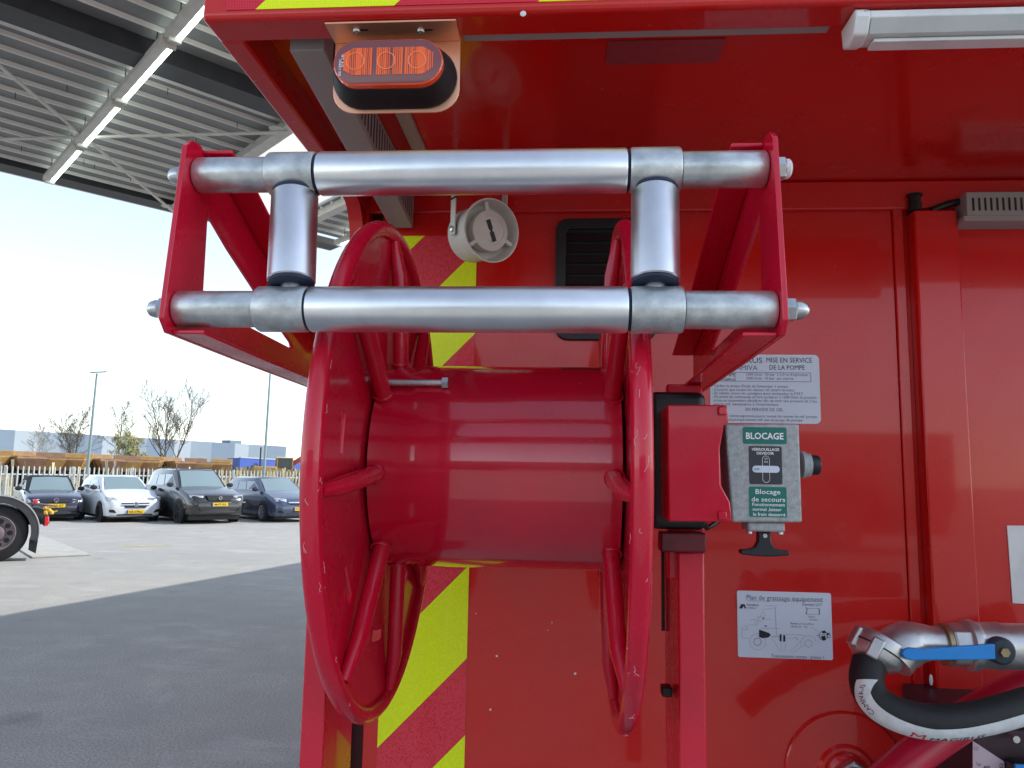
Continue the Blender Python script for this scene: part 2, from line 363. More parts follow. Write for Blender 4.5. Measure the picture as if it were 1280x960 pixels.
# cable gland and conduit at the duct's top
gl = aY(1146, 254, WY-.03)
MB().lathe([(.006, 0), (.014, .001), (.014, .02), (.012, .022), (.012, .035), (.017, .036), (.017, .04)], (gl.x, WY-.02, CZ-.021), (0, 0, 1), 16).build('cable_gland', blackp, truck)
cpts = []
for k in range(9):
    t = k/8; cpts.append((aY(1163+45*t, 260, WY-.02).x, WY-.022, CZ-.020+.022*math.sin(t*1.5)))
MB().tube(cpts, [.0075 if k % 2 else .0082 for k in range(9)], 10).build('cable', blackp, truck)
t0 = aY(1206, 241, 1.70); t1 = aY(1206, 272, 1.70)
rt = MB().box(t0.x, t0.x+.5, 1.695, WY+.0025, t1.z+.002, t0.z).build('wall_trunking', grey_pvc, truck, bevel=.0015)
for k in range(40):
    x = t0.x+.012+k*.0128
    if x < t0.x+.49: MB().box(x, x+.0042, 1.6940, 1.6948, t1.z+.014, t0.z-.014).build('slot', blackp, rt, smooth=0)
MB().box(t0.x-.008, t0.x+.5, 1.693, WY+.0024, t1.z-.010, t1.z+.0015).build('wall_trunking_lid', grey_pvc, truck)
# ---------------------------------------------------------------- labels on the wall
def put(s, u0, u1, v_base, hpx, Y, m, parent, bold=0., name='lettering'):
    p0 = aY(u0, v_base, Y); p1 = aY(u1, v_base, Y); hh = abs(aY(u0, v_base, Y).z-aY(u0, v_base-hpx, Y).z)
    return lettering(s, p0, (1, 0, 0), (0, 0, 1), p1.x-p0.x, hh, m, parent, bold, name)
a0 = aY(887, 443, WY); a1 = aY(1026, 530, WY)
lb = thing('instruction_label', 'pale pump start-up label with black French text behind the lock box', 'label', (.45, WY-.003, a1.z))
MB().prism(rrect(a0.x, a1.x, a1.z, a0.z, .011), onY, WY-.0016, WY-.0003).build('label_sheet', label_blue, lb, smooth=0)
YT = WY-.0021
put('MAGIRUS', 906, 953, 453.5, 7, YT, ink, lb); put('CAMIVA', 914, 947, 462.5, 6.5, YT, grey_ink, lb)
put('MISE EN SERVICE', 958, 1015, 453, 6.5, YT, ink, lb); put('DE LA POMPE', 962, 1006, 462, 6, YT, ink, lb)
MB().prism([(aY(902, 463, YT).x, aY(902, 463, YT).z), (aY(913, 463, YT).x, aY(913, 463, YT).z), (aY(908, 456, YT).x, aY(908, 456, YT).z)], onY, YT-.0002, YT).build('emblem', ink, lb, smooth=0)
q0 = aY(889, 465, YT); q1 = aY(1014, 477.5, YT)
for bx in ((q0.x, q1.x, q1.z, q1.z+.001), (q0.x, q1.x, q0.z-.001, q0.z), (q0.x, q0.x+.001, q1.z+.001, q0.z-.001), (q1.x-.001, q1.x, q1.z+.001, q0.z-.001)):
    MB().box(bx[0], bx[1], YT-.0002, YT, bx[2], bx[3]).build('rule', grey_ink, lb, smooth=0)
put('POMPE', 897, 920, 470.5, 4.6, YT, ink, lb); put('MAGIRUS', 897, 920, 475.6, 3.4, YT, ink, lb)
for s, u0, u1, v in (("1000 l/min  10 bar  à 3,0 m d'aspiration", 933, 1010, 469.5), ('1000 l/min  10 bar  sur citerne', 933, 992, 474.3),
                     ("- Vérifier le niveau d'huile de l'amorceur + pompe", 890, 985, 483.8), ("- S'assurer que toutes les vannes ref. soient fermées", 890, 993, 488.3),
                     ('- En cabine, suivre les consignes pour enclencher la P.M.T', 890, 1004, 492.8), ('- Au poste de commande arrière accélérer à 1200 l/min ,la pression', 890, 1021, 497.2),
                     ('arrive au manomètre décélérer afin de tenir une pression de 3 bar', 892, 1022, 501.8), ("ouvrir ref. nécessaires à l'intervention.", 892, 974, 506.4),
                     ('EN PERIODE DE GEL', 932, 979, 513.6), ('- Ouvrir vanne asp.tonne,ouvrir toutes les vannes de ref. pompe,', 895, 1022, 521), ('ouvrir ext.pompe,vannes ref. eau et purge de pompe', 895, 1003, 525.6)):
    put(s, u0, u1, v, 3.6 if s[:2] != 'EN' else 4.2, YT, grey_ink, lb)
a0 = aY(921, 738, WY); a1 = aY(1041, 825, WY)
lc = thing('grease_plan_label', 'pale label with a line drawing of a truck on the red wall', 'label', (.48, WY-.003, a1.z))
MB().prism(rrect(a0.x, a1.x, a1.z, a0.z, .004), onY, WY-.0016, WY-.0003).build('label_sheet', label_blue, lc, smooth=0)
def L2(u, v): p = aY(910+u/1280*140, 730+v/960*105, YT); return p
def lput(s, u0, u1, v, h, m=grey_ink, b=0.): return put(s, 910+u0/1280*140, 910+u1/1280*140, 730+v/960*105, h/960*105, YT, m, lc, b)
lput('Plan de graissage équipement', 212, 1085, 178, 58); lput('MAGIRUS', 215, 350, 250, 24, ink); lput('CAMIVA', 220, 320, 283, 20)
lput('Dévidoir LDT', 850, 1075, 248, 36); lput('Palans', 920, 1000, 382, 20); lput('Graisse', 930, 1025, 415, 20)
lput('Pompe et ses arbres', 715, 980, 460, 24); lput('Huile (10 - 12)', 720, 905, 495, 24); lput('Transmissions pompe : graisse 1', 495, 1095, 838, 40)
def line(parent, pts, wd, m, nm='drawn_line', close=False):
    mb = MB(); P = [L2(*p) for p in pts]
    if close: P.append(P[0])
    for a, b in zip(P, P[1:]):
        d = (b-a); d.y = 0
        if d.length < 1e-6: continue
        n_ = Vector((-d.z, 0, d.x)).normalized()*wd/2
        mb.add([a-n_, b-n_, b+n_, a+n_], [(0, 1, 2, 3)])
    return mb.build(nm, m, parent, smooth=0)
def circ(cx, cy, r, n=28): return [(cx+r*math.cos(2*math.pi*k/n), cy+r*math.sin(2*math.pi*k/n)) for k in range(n)]
line(lc, [(212, 192), (1088, 200)], .0007, grey_ink)
for pts, wd, cl in ((circ(338, 660, 42), .0011, 1), (circ(338, 660, 92), .0004, 1), (circ(920, 680, 42), .0006, 1), (circ(920, 680, 88, 40)[18:39], .0004, 0),
                    ([(160, 480), (160, 620), (240, 620)], .0005, 0), ([(160, 520), (225, 520), (225, 480), (180, 480)], .0005, 0), ([(240, 460), (330, 470), (400, 290), (560, 270)], .0004, 0), ([(420, 250), (560, 245)], .0004, 0),
                    ([(540, 270), (550, 500)], .0006, 0), ([(415, 320), (410, 400), (500, 405)], .0004, 0), ([(370, 505), (590, 510)], .0005, 0), (circ(365, 400, 32), .0004, 1), ([(250, 410), (310, 405), (315, 450)], .0005, 0),
                    ([(490, 600), (590, 600)], .0008, 0), ([(550, 500), (556, 590)], .0005, 0), ([(640, 580), (780, 575), (880, 590)], .0005, 0), ([(640, 620), (760, 620)], .0004, 0), ([(765, 605), (800, 640)], .0009, 0),
                    ([(600, 780), (505, 615)], .0004, 0), ([(625, 780), (600, 670)], .0004, 0), ([(650, 780), (665, 670)], .0004, 0), ([(700, 785), (830, 650)], .0004, 0), ([(740, 785), (880, 690)], .0004, 0),
                    ([(905, 280), (1035, 280), (1045, 345), (900, 345)], .0006, 1), ([(890, 265), (905, 290), (890, 350)], .0014, 0), ([(1035, 275), (1048, 300), (1045, 355)], .0014, 0), ([(950, 490), (1040, 545)], .0004, 0),
                    ([(1010, 590), (1165, 570)], .001, 0), (circ(1090, 590, 50), .0012, 1), (circ(1150, 595, 20), .0012, 1)):
    line(lc, pts, wd, grey_ink, close=bool(cl))
for P in ([(355, 520), (470, 560), (490, 585), (460, 612), (395, 620), (355, 605)], [(590, 580), (612, 572), (612, 660), (590, 650)], [(632, 580), (655, 590), (655, 655), (632, 662)], [(128, 278), (150, 230), (190, 230), (208, 280), (190, 280), (178, 250), (160, 282)],
          [(1072, 540), (1110, 530), (1120, 560), (1080, 565)], [(1060, 600), (1110, 590), (1120, 640), (1085, 650)], [(1130, 560), (1160, 560), (1160, 580), (1130, 580)], [(420, 472), (440, 472), (440, 488), (420, 488)], [(398, 385), (412, 385), (412, 400), (398, 400)]):
    MB().add([L2(*p)+Vector((0, -.0001, 0)) for p in P], [tuple(range(len(P)))]).build('drawn_shape', ink, lc, smooth=0)
# white notice cut by the picture's right edge
a0 = aY(1259, 657, WY); a1 = aY(1268, 754, WY)
tag(MB().prism([(a0.x, a0.z), (a0.x+.13, a0.z+.002), (a0.x+.135, a1.z-.003), (a1.x-.003, a1.z)], onY, WY+.0005, WY+.0028).build('paper_notice', white_pl, smooth=0), 'blank white paper notice on the red panel beside the duct', 'notice')
# thin pinkish rectangle under the roof
a0 = aZ(884, 48, CZ+.0575); a1 = aZ(1007, 75, CZ+.0575)
fd = MB().box(.06, .245, a0.y, a1.y, CZ+.0560, CZ+.0576).build('pinkish_rectangle', mat('pinkish_surface', (.30, .04, .05), .3, noise=.15, nscale=60), smooth=0)
tag(fd, 'pinkish rectangle on the dark red overhang ceiling', 'sticker')
# scuff marks at the duct edge: primer chips
for u, v, r in ((1164, 850, .004), (1165, 868, .003)):
    p = aY(u, v, WY-.035); MB().lathe([(r*1.0, 0), (r*.8, .0006)], (p.x, WY-.0341, p.z), (0, -1, 0), 8, 1., 3.).build('paint_chip', white_pl, truck)
for u, v, r in ((621, 820, .0028), (613, 887, .0026), (595, 767, .0016), (719, 842, .003), (690, 778, .0016), (685, 788, .0014), (753, 803, .0014)):
    p = aY(u, v, WY); MB().lathe([(r, 0), (r*.8, .0005)], (p.x, WY-.0002, p.z), (0, -1, 0), 7).build('paint_chip', white_pl, truck)

# dark trailer parked behind the viewer, seen only in the gloss of the paint and metal
trl = thing('box_trailer', 'long dark box trailer parked across the yard from the reel', 'trailer', (0, -15, 0))
MB().box(-11, 9, -17.4, -15, 1.0, 2.85).build('trailer_body', mat('trailer_dark', (.02, .022, .025), .6, noise=.2, nscale=1), trl, bevel=.05)
MB().box(-11, 9, -17.0, -15.4, .45, .98).build('side_skirt', blackp, trl)
for x in (-9, -7.6, -6.2, 6.5):
    for y in (-15.35, -17.05): MB().lathe([(.3, -.14), (.45, -.14), (.5, -.08), (.5, .08), (.45, .14), (.3, .14)], (x, y, .5), (0, 1, 0), 24).build('wheel', rubber, trl)
# ---------------------------------------------------------------- hose reel
RY, RZ, RR, RT = 1.237, 1.668, .378, .0130
XW = (-.292, .084)
reel = thing('hose_reel', 'empty red hose reel drum between two tubular wheels on posts', 'hose reel', (-.095, RY, .92))
DR = .158
scratch_m = mat('rubbed_primer', (.75, .42, .42), .5)
drum = MB(); n = 72
prof = [(DR-.004, XW[0]+.004), (DR, XW[0]+.006), (DR, XW[0]+.058), (DR+.0035, XW[0]+.066), (DR+.0035, XW[1]-.006), (DR-.004, XW[1]-.004)]
drum.lathe([(r, h) for r, h in prof], (0, RY, RZ), (1, 0, 0), n)
drum.build('drum', mat('drum_red_paint', (.60, .005, .032), .22, coat=1., noise=.08, nscale=7, dirt=(.36, .012, .03), dscale=9, damt=.3, rvar=.06, bump=.015, bscale=60, specks=(.78, .35, .36), speck_scale=60, speck_t=.75), reel, smooth=40)
MB().cyl((-.40, RY, RZ), (.19, RY, RZ), .022).build('axle', galv, reel)
for wi, X in enumerate(XW):
    inn = 1 if wi == 0 else -1
    ring = [(X, RY+RR*math.cos(2*math.pi*k/96), RZ+RR*math.sin(2*math.pi*k/96)) for k in range(96)]
    rim = MB().tube(ring, RT, 18, closed=True).build('wheel_rim', reel_red, reel, smooth=60)
    # disc with slot holes
    dm = MB(); NA = 180; rings = [.03, .12, .20, .26, .276, .33, RR-.006]
    slots = set()
    for c in (16, 38, 61, 83, 106, 128, 151, 173):
        for q in range(6): slots.add((c+q) % NA)
    for d in (X-.001*inn-.0015, X-.001*inn+.0015):
        o = len(dm.v)
        for r in rings:
            for k in range(NA): a = 2*math.pi*k/NA; dm.v.append(Vector((d, RY+r*math.cos(a), RZ+r*math.sin(a))))
        for i in range(len(rings)-1):
            for k in range(NA):
                if i == 3 and k in slots: continue
                l = (k+1) % NA; dm.f.append((o+i*NA+k, o+i*NA+l, o+(i+1)*NA+l, o+(i+1)*NA+k))
    NV = len(rings)*NA
    for k in range(NA):          # slot walls
        if k in slots:
            l = (k+1) % NA
            for i in (3, 4): dm.f.append((i*NA+k, i*NA+l, NV+i*NA+l, NV+i*NA+k))
            if (k-1) % NA not in slots: dm.f.append((3*NA+k, 4*NA+k, NV+4*NA+k, NV+3*NA+k))
            if l not in slots: dm.f.append((3*NA+l, 4*NA+l, NV+4*NA+l, NV+3*NA+l))
    dm.build('wheel_disc', reel_red, reel, smooth=30)
    for k in range(8):
        a = R_(96+45*k); c, s_ = math.cos(a), math.sin(a); xo = X+inn*.017
        pts = [(xo+inn*.002, RY+(DR-.015)*c, RZ+(DR-.015)*s_), (xo, RY+.22*c, RZ+.22*s_), (xo-inn*.003, RY+.31*c, RZ+.31*s_), (X+inn*.006, RY+(RR-.012)*c, RZ+(RR-.012)*s_)]
        mbs = MB().tube(pts, [.0125, .0125, .012, .007], 14)
        q0 = Vector((xo, RY+(DR+.004)*c, RZ+(DR+.004)*s_)); wx, wy = frame_for(Vector((0, c, s_)))
        mbs.tube([q0+(wx*math.cos(2*math.pi*j/14)+wy*math.sin(2*math.pi*j/14))*(.0135+random.uniform(-.0007, .0007)) for j in range(14)], .0024, 6, closed=True)     # weld bead
        mbs.build('spoke', reel_red, reel, smooth=60)
    # bare-metal scratches rubbed into the rim by the hose
    for q in range(9 if wi == 0 else 15):
        a = R_(random.uniform(150, 250)); b_ = random.uniform(-.5, 1.6); n_s = random.choice((3, 4, 6)); pts = []
        for j in range(n_s):
            a2 = a+j*random.uniform(.004, .012); b2 = b_+j*random.uniform(-.10, .14)
            rr_ = RR+(RT+.0001)*math.cos(b2); pts.append((X+inn*(RT+.0001)*math.sin(b2), RY+rr_*math.cos(a2), RZ+rr_*math.sin(a2)))
        MB().tube(pts, .0003, 4).build('scratch', scratch_m, rim, smooth=0)
# galvanised hose stop rod on the drum
g0 = aY(468, 478, RY-.075); g1 = aY(556, 478, RY-.075)
gy = RY-math.sqrt(max(0, (DR+.012)**2-(g0.z-RZ)**2))
g0 = aY(475, 478, gy); g1 = aY(558, 478, gy)
rod = MB().cyl(g0, (g1.x, gy, g0.z), .0052, n=14).build('hose_stop_rod', galv, reel)
for x in (g0.x-.001, g1.x-.006):
    MB().lathe([(.0088, 0), (.0088, .009)], (x, gy, g0.z), (1, 0, 0), 6).build('hex_nut', zinc, rod, smooth=20)
# support posts and bearing plates
for (x0, x1, nm) in ((-.398, -.362, 'l'), (.168, .207, 'r')):
    MB().box(x0, x1, 1.18, 1.34, .90, aY(860, 690, 1.18).z).build('support_post', reel_red, reel, bevel=.003, seg=3)
    MB().box(x0-.012, x1+.004, 1.20, 1.22, 1.50, 1.80).build('bearing_plate', reel_red, reel, bevel=.003)
MB().box(.121, .2065, 1.14, 1.17, aY(850, 655, 1.15).z-.008, aY(850, 490, 1.15).z).build('brake_pad', mat('black_greasy', (.012, .012, .014), .35, noise=.3, nscale=25), reel, bevel=.012, seg=3)
MB().box(.138, .2035, 1.142, 1.178, aY(850, 690, 1.15).z, aY(850, 665, 1.15).z).build('pad_bracket', mat('stained_red', (.12, .006, .015), .4, noise=.4, nscale=40), reel, bevel=.003)
# cable tie and toothed strip beside the post
p = aY(838, 853, 1.3); MB().box(.150, .166, 1.235, 1.262, p.z-.006, p.z+.008).build('cable_tie', blackp, reel, bevel=.002)
st = MB()
zt, zb = 1.55, 1.40
for k in range(26):
    z = zb+(zt-zb)*k/26; st.box(.1605, .166, 1.325, 1.331, z, z+.003)
st.box(.162, .1665, 1.326, 1.330, zb, zt).build('toothed_strip', blackp, reel, smooth=0)
# ---------------------------------------------------------------- roller guide
YU, YL = .853, .830
zu = aY(600, 215.5, YU).z; zl = aY(600, 387, YL).z
PL, PR = -.452, .228
grime = mat('grime', (.04, .035, .03), .8)
gd = thing('roller_guide', 'metal hose roller guide with four bright rollers between red side plates', 'roller guide', (-.1, .95, 1.75))
def xat(u, v, Y): return aY(u, v, Y).x
# bars
for (Y, zc, j0, j1, k0, k1) in ((YU, zu, (339, 397), (787, 850), 400, 784), (YL, zl, (324, 386), (788, 853), 388, 785)):
    vpx = 215 if Y == YU else 387
    xa, xb = xat(j0[0], vpx, Y), xat(j0[1], vpx, Y); xc, xd = xat(j1[0], vpx, Y), xat(j1[1], vpx, Y)
    r0_ = xat(k0, vpx, Y); r1_ = xat(k1, vpx, Y)
    for a, b in ((PL+.004, xa+.004), (xd-.004, PR-.004)):
        MB().lathe([(.0192, 0), (.0210, .003), (.0210, b-a-.003), (.0192, b-a)], (a, Y, zc), (1, 0, 0), 40).build('sleeve', galv, gd)
    for a, b in ((xa, xb), (xc, xd)):
        MB().lathe([(.0248, 0), (.0262, .0025), (.0262, b-a-.0025), (.0248, b-a)], (a, Y, zc), (1, 0, 0), 40).build('corner_joint', galv, gd)
    for x_ in (xa-.0012, xd):
        MB().lathe([(.0212, 0), (.0222, .0004), (.0222, .0010), (.0212, .0012)], (x_, Y, zc), (1, 0, 0), 32).build('grime_ring', grime, gd)
    for a, b in ((xb+.0003, r0_), (r1_, xc-.0003)):
        MB().lathe([(.0228, 0), (.0240, .001), (.0240, b-a-.001), (.0228, b-a)], (a, Y, zc), (1, 0, 0), 40).build('bushing', navy, gd)
    MB().lathe([(.0246, 0), (.0259, .002), (.0259, r1_-r0_-.0036), (.0246, r1_-r0_-.0016)], (r0_+.0008, Y, zc), (1, 0, 0), 56).build('roller', alu, gd)
    # cap nuts
    for s_, X in ((-1, PL-.0035), (1, PR+.0035)):
        dome = not (Y == YU and s_ == 1)
        nut = MB().lathe([(.0125, 0), (.0132, .002), (.0132, .013), (.012, .0145)], (X, Y, zc), (s_, 0, 0), 6).build('cap_nut', zinc, gd, smooth=20)
        if dome: MB().lathe([(.0105, .0142), (.0103, .020), (.0085, .0255), (.0045, .029), (.001, .030)], (X, Y, zc), (s_, 0, 0), 20).build('dome', zinc, nut, smooth=60)
        else: MB().lathe([(.0115, .0142), (.0112, .0185), (.0085, .021), (.008, .018)], (X, Y, zc), (s_, 0, 0), 20).build('lock_ring', white_pl, nut)
for ut, ub in ((369, 364), (819, 819)):
    top = Vector((aY(ut, 240, YU-.001).x, YU-.001, zu-.0255)); bot = Vector((aY(ub, 352, YL).x, YL+.001, zl+.0255))
    d = (bot-top).normalized(); Lh = (bot-top).length
    MB().lathe([(.0215, 0), (.0262, .001), (.0262, .0045), (.022, .005)], top-d*.004, d, 40).build('bushing', navy, gd)
    MB().lathe([(.0258, .001), (.0272, .003), (.0272, Lh-.0085), (.0258, Lh-.007)], top, d, 48).build('roller', alu, gd)
    MB().lathe([(.025, Lh-.0068), (.0262, Lh-.006), (.0262, Lh-.003), (.022, Lh-.001)], top, d, 40).build('bushing', navy, gd)
    MB().lathe([(.012, Lh-.006), (.012, Lh+.004)], top, d, 24).build('spindle', zinc, gd)
# side plates with triangular window and inward flanges
top_z, bot_z = zu+.031, zl-.031
for X, s_ in ((PL, 1), (PR, -1)):
    zback_t, zback_b = 1.878, bot_z-.006
    outer = [(.800, bot_z+.014), (.814, bot_z), (1.0, bot_z-.003), (1.36, zback_b), (1.372, zback_b+.02), (1.372, zback_t), (1.20, zback_t+.046), (.925, top_z-.008), (.88, top_z), (.855, top_z+.009), (.836, top_z+.006), (.823, top_z-.006)]
    inner = [(.888, 1.862), (.894, 1.856), (1.0, 1.855), (1.192, 1.852), (1.198, 1.856), (1.192, 1.862), (1.09, 1.894), (.95, 1.944), (.908, 1.962), (.892, 1.968), (.888, 1.966), (.886, 1.960)]
    mb = MB(); plate_hole(mb, outer, inner, onX, X-.003, X+.003); mb.build('side_plate', reel_red, gd, bevel=.0012)
    fl = .040*s_
    b0, b1 = sorted((X+.0031*s_, X+fl))
    tp = [(.862, top_z+.0055), (.925, top_z-.0085), (1.20, zback_t+.0455), (1.37, zback_t-.0005)]
    bp = [(.822, bot_z+.0005), (1.0, bot_z-.0025), (1.358, zback_b+.0005)]
    for pts, dz in ((tp, -.005), (bp, .005)):
        poly = pts+[(y, z+dz) for y, z in pts[::-1]]
        MB().prism(poly, onX, b0, b1).build('flange', reel_red, gd, bevel=.0015)
# ---------------------------------------------------------------- warning lamp
lamp = thing('warning_lamp', 'orange LED warning lamp in black housing on a steel bracket tinted by reflected red', 'lamp', (-.245, 1.0, 2.14))
BY = 1.036
bx0, bx1 = aY(417, 95, BY).x, aY(575, 95, BY).x
bz0 = aY(495, 141, BY).z
poly = [(bx0, CZ-.0015), (bx0, bz0+.035)]+[(bx0+.035-.035*math.cos(R_(a)), bz0+.035-.035*math.sin(R_(a))) for a in range(15, 91, 15)]+[(bx1-.035+.035*math.sin(R_(a)), bz0+.035-.035*math.cos(R_(a))) for a in range(0, 76, 15)]+[(bx1, bz0+.035), (bx1, CZ-.0015)]
MB().prism(poly, onY, BY, BY+.0028).build('bracket', steel_tinted, lamp, bevel=.0008)
MB().box(bx0, bx1, .986, BY-.0002, CZ-.0042, CZ-.0012).build('bracket_flange', steel_tinted, lamp, bevel=.0006)
for u in (446, 526):
    p = aZ(u, 38, CZ-.0045)
    MB().box(p.x+.004, p.x+.017, p.y-.0018, p.y+.0018, CZ-.00445, CZ-.0043).build('slot', blackp, lamp, smooth=0)
    sw = MB().lathe([(.0056, 0), (.0056, .0016), (.0042, .0036), (.0022, .0038), (.0020, .0026)], (p.x, p.y, CZ-.0044), (0, 0, -1), 20).build('screw', zinc, lamp)
def stadium(cx, cz, hw, hh, n=14):
    r = hh; out = []
    for k in range(n+1): a = R_(-90+180*k/n); out.append((cx+hw-r+r*math.cos(a), cz+r*math.sin(a)))
    for k in range(n+1): a = R_(90+180*k/n); out.append((cx-hw+r+r*math.cos(a), cz+r*math.sin(a)))
    return out
cb = aY(494, 99, BY); cx, cz = cb.x, cb.z
def rings(spec, m, name, par, sm=40):
    mb = MB(); mb.loft([[Vector((x, y, z)) for x, z in stadium(cx+dx, cz+dz, hw, hh)] for (y, hw, hh, dx, dz) in spec]); return mb.build(name, m, par, smooth=sm)
hw0 = (aY(570, 99, BY).x-aY(416, 99, BY).x)/2; hh0 = .0465
rings([(BY-.0005, hw0, hh0, 0, 0), (BY-.005, hw0, hh0, 0, 0), (BY-.012, hw0-.0025, hh0-.0025, 0, 0), (BY-.034, hw0-.010, hh0-.009, 0, 0), (BY-.037, hw0-.0115, hh0-.0105, 0, 0)], rubber, 'housing', lamp)
orange = mat('orange_lens', (.95, .10, .03), .18, coat=1., noise=.02)
orange_d = mat('orange_lens_ridges', (1.0, .14, .02), .3, coat=.4)
purple = mat('smoky_lens_rim', (.20, .06, .065), .25, coat=.4)
ln = rings([(BY-.0368, hw0-.013, hh0-.012, 0, 0), (BY-.0455, hw0-.0135, hh0-.0125, 0, 0), (BY-.047, hw0-.015, hh0-.014, 0, 0)], orange, 'lens', lamp)
rings([(BY-.0471, hw0-.0152, hh0-.0142, 0, 0), (BY-.0475, hw0-.016, hh0-.015, 0, 0)], purple, 'lens_front', ln)
YF = BY-.0477
random.seed(3)
for k in range(44):
    x = cx-hw0+.030+k*(2*hw0-.058)/43
    ed = max(0, abs(x-cx)-(hw0-.042)); h = .021-ed*.6
    if k in (14, 29) or random.random() < .05: continue
    wd = random.choice((.0007, .0009, .0014))
    MB().box(x-wd, x+wd, YF-.0006, YF, cz-h*.98+.001, cz+h).build('lens_ridge', orange_d, ln, smooth=0)
for dx in (-.044, 0, .044):
    mb = MB(); C_ = Vector((cx+dx-.002, YF-.0009, cz+.001))
    pts = [C_+Vector((.0125*math.cos(2*math.pi*k/28), 0, .0125*math.sin(2*math.pi*k/28))) for k in range(28)]
    mb.tube(pts, .0008, 6, closed=True).build('led_optic', mat('led_ring', (1., .30, .12), .3), ln)
lettering('E4 2B', (cx-hw0+.0285, YF-.0003, cz-.006), (0, 0, 1), (-1, 0, 0), .018, .0032, white_ink, ln)
lettering('00.12901', (cx-hw0+.0255, YF-.0003, cz-.020), (0, 0, 1), (-1, 0, 0), .024, .0036, white_ink, ln, .04)
# ---------------------------------------------------------------- reversing siren
sir = thing('siren_horn', 'cream plastic siren horn hanging by a bracket below the overhang', 'siren', (-.19, 1.62, 2.13))
SY = 1.56
bc = aY(615, 288, SY); ax = Vector((.60, -.79, -.12)).normalized()
rb = 40/950*1.62
bell = MB().lathe([(rb*.80, -.095), (rb*.86, -.090), (rb*.88, -.02), (rb*.92, -.012), (rb, -.004), (rb, .0), (rb*.955, .0005), (rb*.90, -.012), (rb*.84, -.030), (rb*.80, -.032)], bc, ax, 56).build('horn_bell', cream_pl, sir, smooth=50)
plug = MB().lathe([(rb*.62, -.034), (rb*.66, -.012), (rb*.63, -.006), (rb*.46, -.003), (rb*.45, -.0045), (rb*.30, -.0035), (rb*.29, -.003)], bc, ax, 48).build('horn_plug', cream_pl, sir, smooth=35)
xx = Vector((0, 0, 1)).cross(ax).normalized()*-1; yy = ax.cross(xx)*-1
mb = MB(); u_ = (xx*.42+yy*.9).normalized(); v_ = ax.cross(u_)
for a, b, w_ in ((-.024, -.003, .0055), (.003, .024, .0055), (-.004, .004, .0030)):
    c0 = bc+ax*-.0026
    mb.add([c0+u_*a-v_*w_, c0+u_*b-v_*w_, c0+u_*b+v_*w_, c0+u_*a+v_*w_], [(0, 1, 2, 3)])
mb.build('dark_mark', ink, plug, smooth=0)
mb = MB(); plugn = 3
for a in (75, 200, 320):
    d_ = xx*math.cos(R_(a))+yy*math.sin(R_(a)); mb.bar(bc-ax*.012+d_*rb*.60, bc-ax*.012+d_*rb*.90, .008, .012, up=ax)
mb.build('plug_web', cream_pl, sir)
side = bc-ax*.055; lft = side-xx*(rb*.88+.006)
lx = aY(566, 287, lft.y)
pv = Vector((-ax.y, ax.x, 0)).normalized(); axh = Vector((ax.x, ax.y, 0)).normalized()
for sg in (-1, 1):
    P0 = side+pv*(sg*(rb*.88+.005)); P0.z = bc.z+.004
    MB().bar(P0-Vector((0, 0, .012)), (P0.x, P0.y, CZ+.0575), .003, .020, up=axh).build('bracket_strap', cream_pl, sir, bevel=.001)
    MB().lathe([(.007, 0), (.007, .004), (.004, .0055)], P0+pv*(sg*.0016), pv*sg, 16).build('pivot_screw', zinc, sir)
P0 = side-pv*(rb*.88+.005); zz = aY(567, 248, P0.y).z
MB().bar((P0.x, P0.y, zz-.002), (P0.x, P0.y, zz+.002), .0045, .0215, up=axh).build('tape_band', blackp, sir)
# ---------------------------------------------------------------- reel lock box
lk = thing('brake_lock_box', 'grey cast lock box with green stickers and red side guard', 'lock box', (.24, 1.12, 1.54))
GYF = 1.055
def px(u, v, Y): p = aY(u, v, Y); return (p.x, p.z)
gp = [px(u, v, GYF) for u, v in ((834, 506), (909, 506), (911, 527), (905, 532), (900, 560), (901, 606), (913, 628), (915, 652), (836, 652))]
MB().prism(gp, onY, GYF, GYF+.006).build('guard_front', reel_red, lk, bevel=.002)
MB().box(gp[0][0]+.0005, gp[0][0]+.006, GYF+.0062, 1.139, gp[-1][1]+.001, gp[0][1]-.001).build('guard_side', reel_red, lk, bevel=.001)
MB().box(gp[0][0]+.0062, gp[1][0]-.004, GYF+.0062, 1.139, gp[0][1]-.006, gp[0][1]-.001).build('guard_top', reel_red, lk, bevel=.001)
for v0_, v1_ in ((508, 519), (639, 650)):
    a, b = px(897, v1_, GYF), px(908, v0_, GYF)
    MB().box(a[0], b[0], GYF-.004, GYF+.001, a[1], b[1]).build('guard_lug', reel_red, lk, bevel=.002)
castg = mat('cast_grey', (.36, .38, .38), .55, .25, noise=.22, nscale=140, bump=.15, bscale=260)
BYF = 1.085
bpz = [px(u, v, BYF) for u, v in ((906, 530), (999, 530), (1003, 653), (915, 653))]
bxm = MB(); bxm.prism(bpz, onY, BYF, BYF+.055); bxm.build('housing', castg, lk, bevel=.003, seg=3)
YB = BYF-.0007
def lab(u0, u1, v0_, v1_, m, nm, r=.002):
    a = aY(u0, v1_, YB); b = aY(u1, v0_, YB); return MB().prism(rrect(a.x, b.x, a.z, b.z, r, 3), onY, YB, YB+.0005).build(nm, m, lk, smooth=0)
s1 = lab(929, 983, 534.5, 554.5, green_lab, 'sticker'); s2 = lab(937, 977, 558, 605, mat('charcoal_label', (.035, .037, .045), .4), 'sticker'); s3 = lab(937, 983, 609, 646, green_lab, 'sticker')
YP = YB-.0004
put('BLOCAGE', 932.5, 979.5, 548.5, 8.2, YP, white_ink, s1, .07)
put('VERROUILLAGE', 939.5, 974, 563.2, 3.6, YP, white_ink, s2, .06); put('DEVIDOIR', 946, 967.5, 568, 3.4, YP, white_ink, s2, .06)
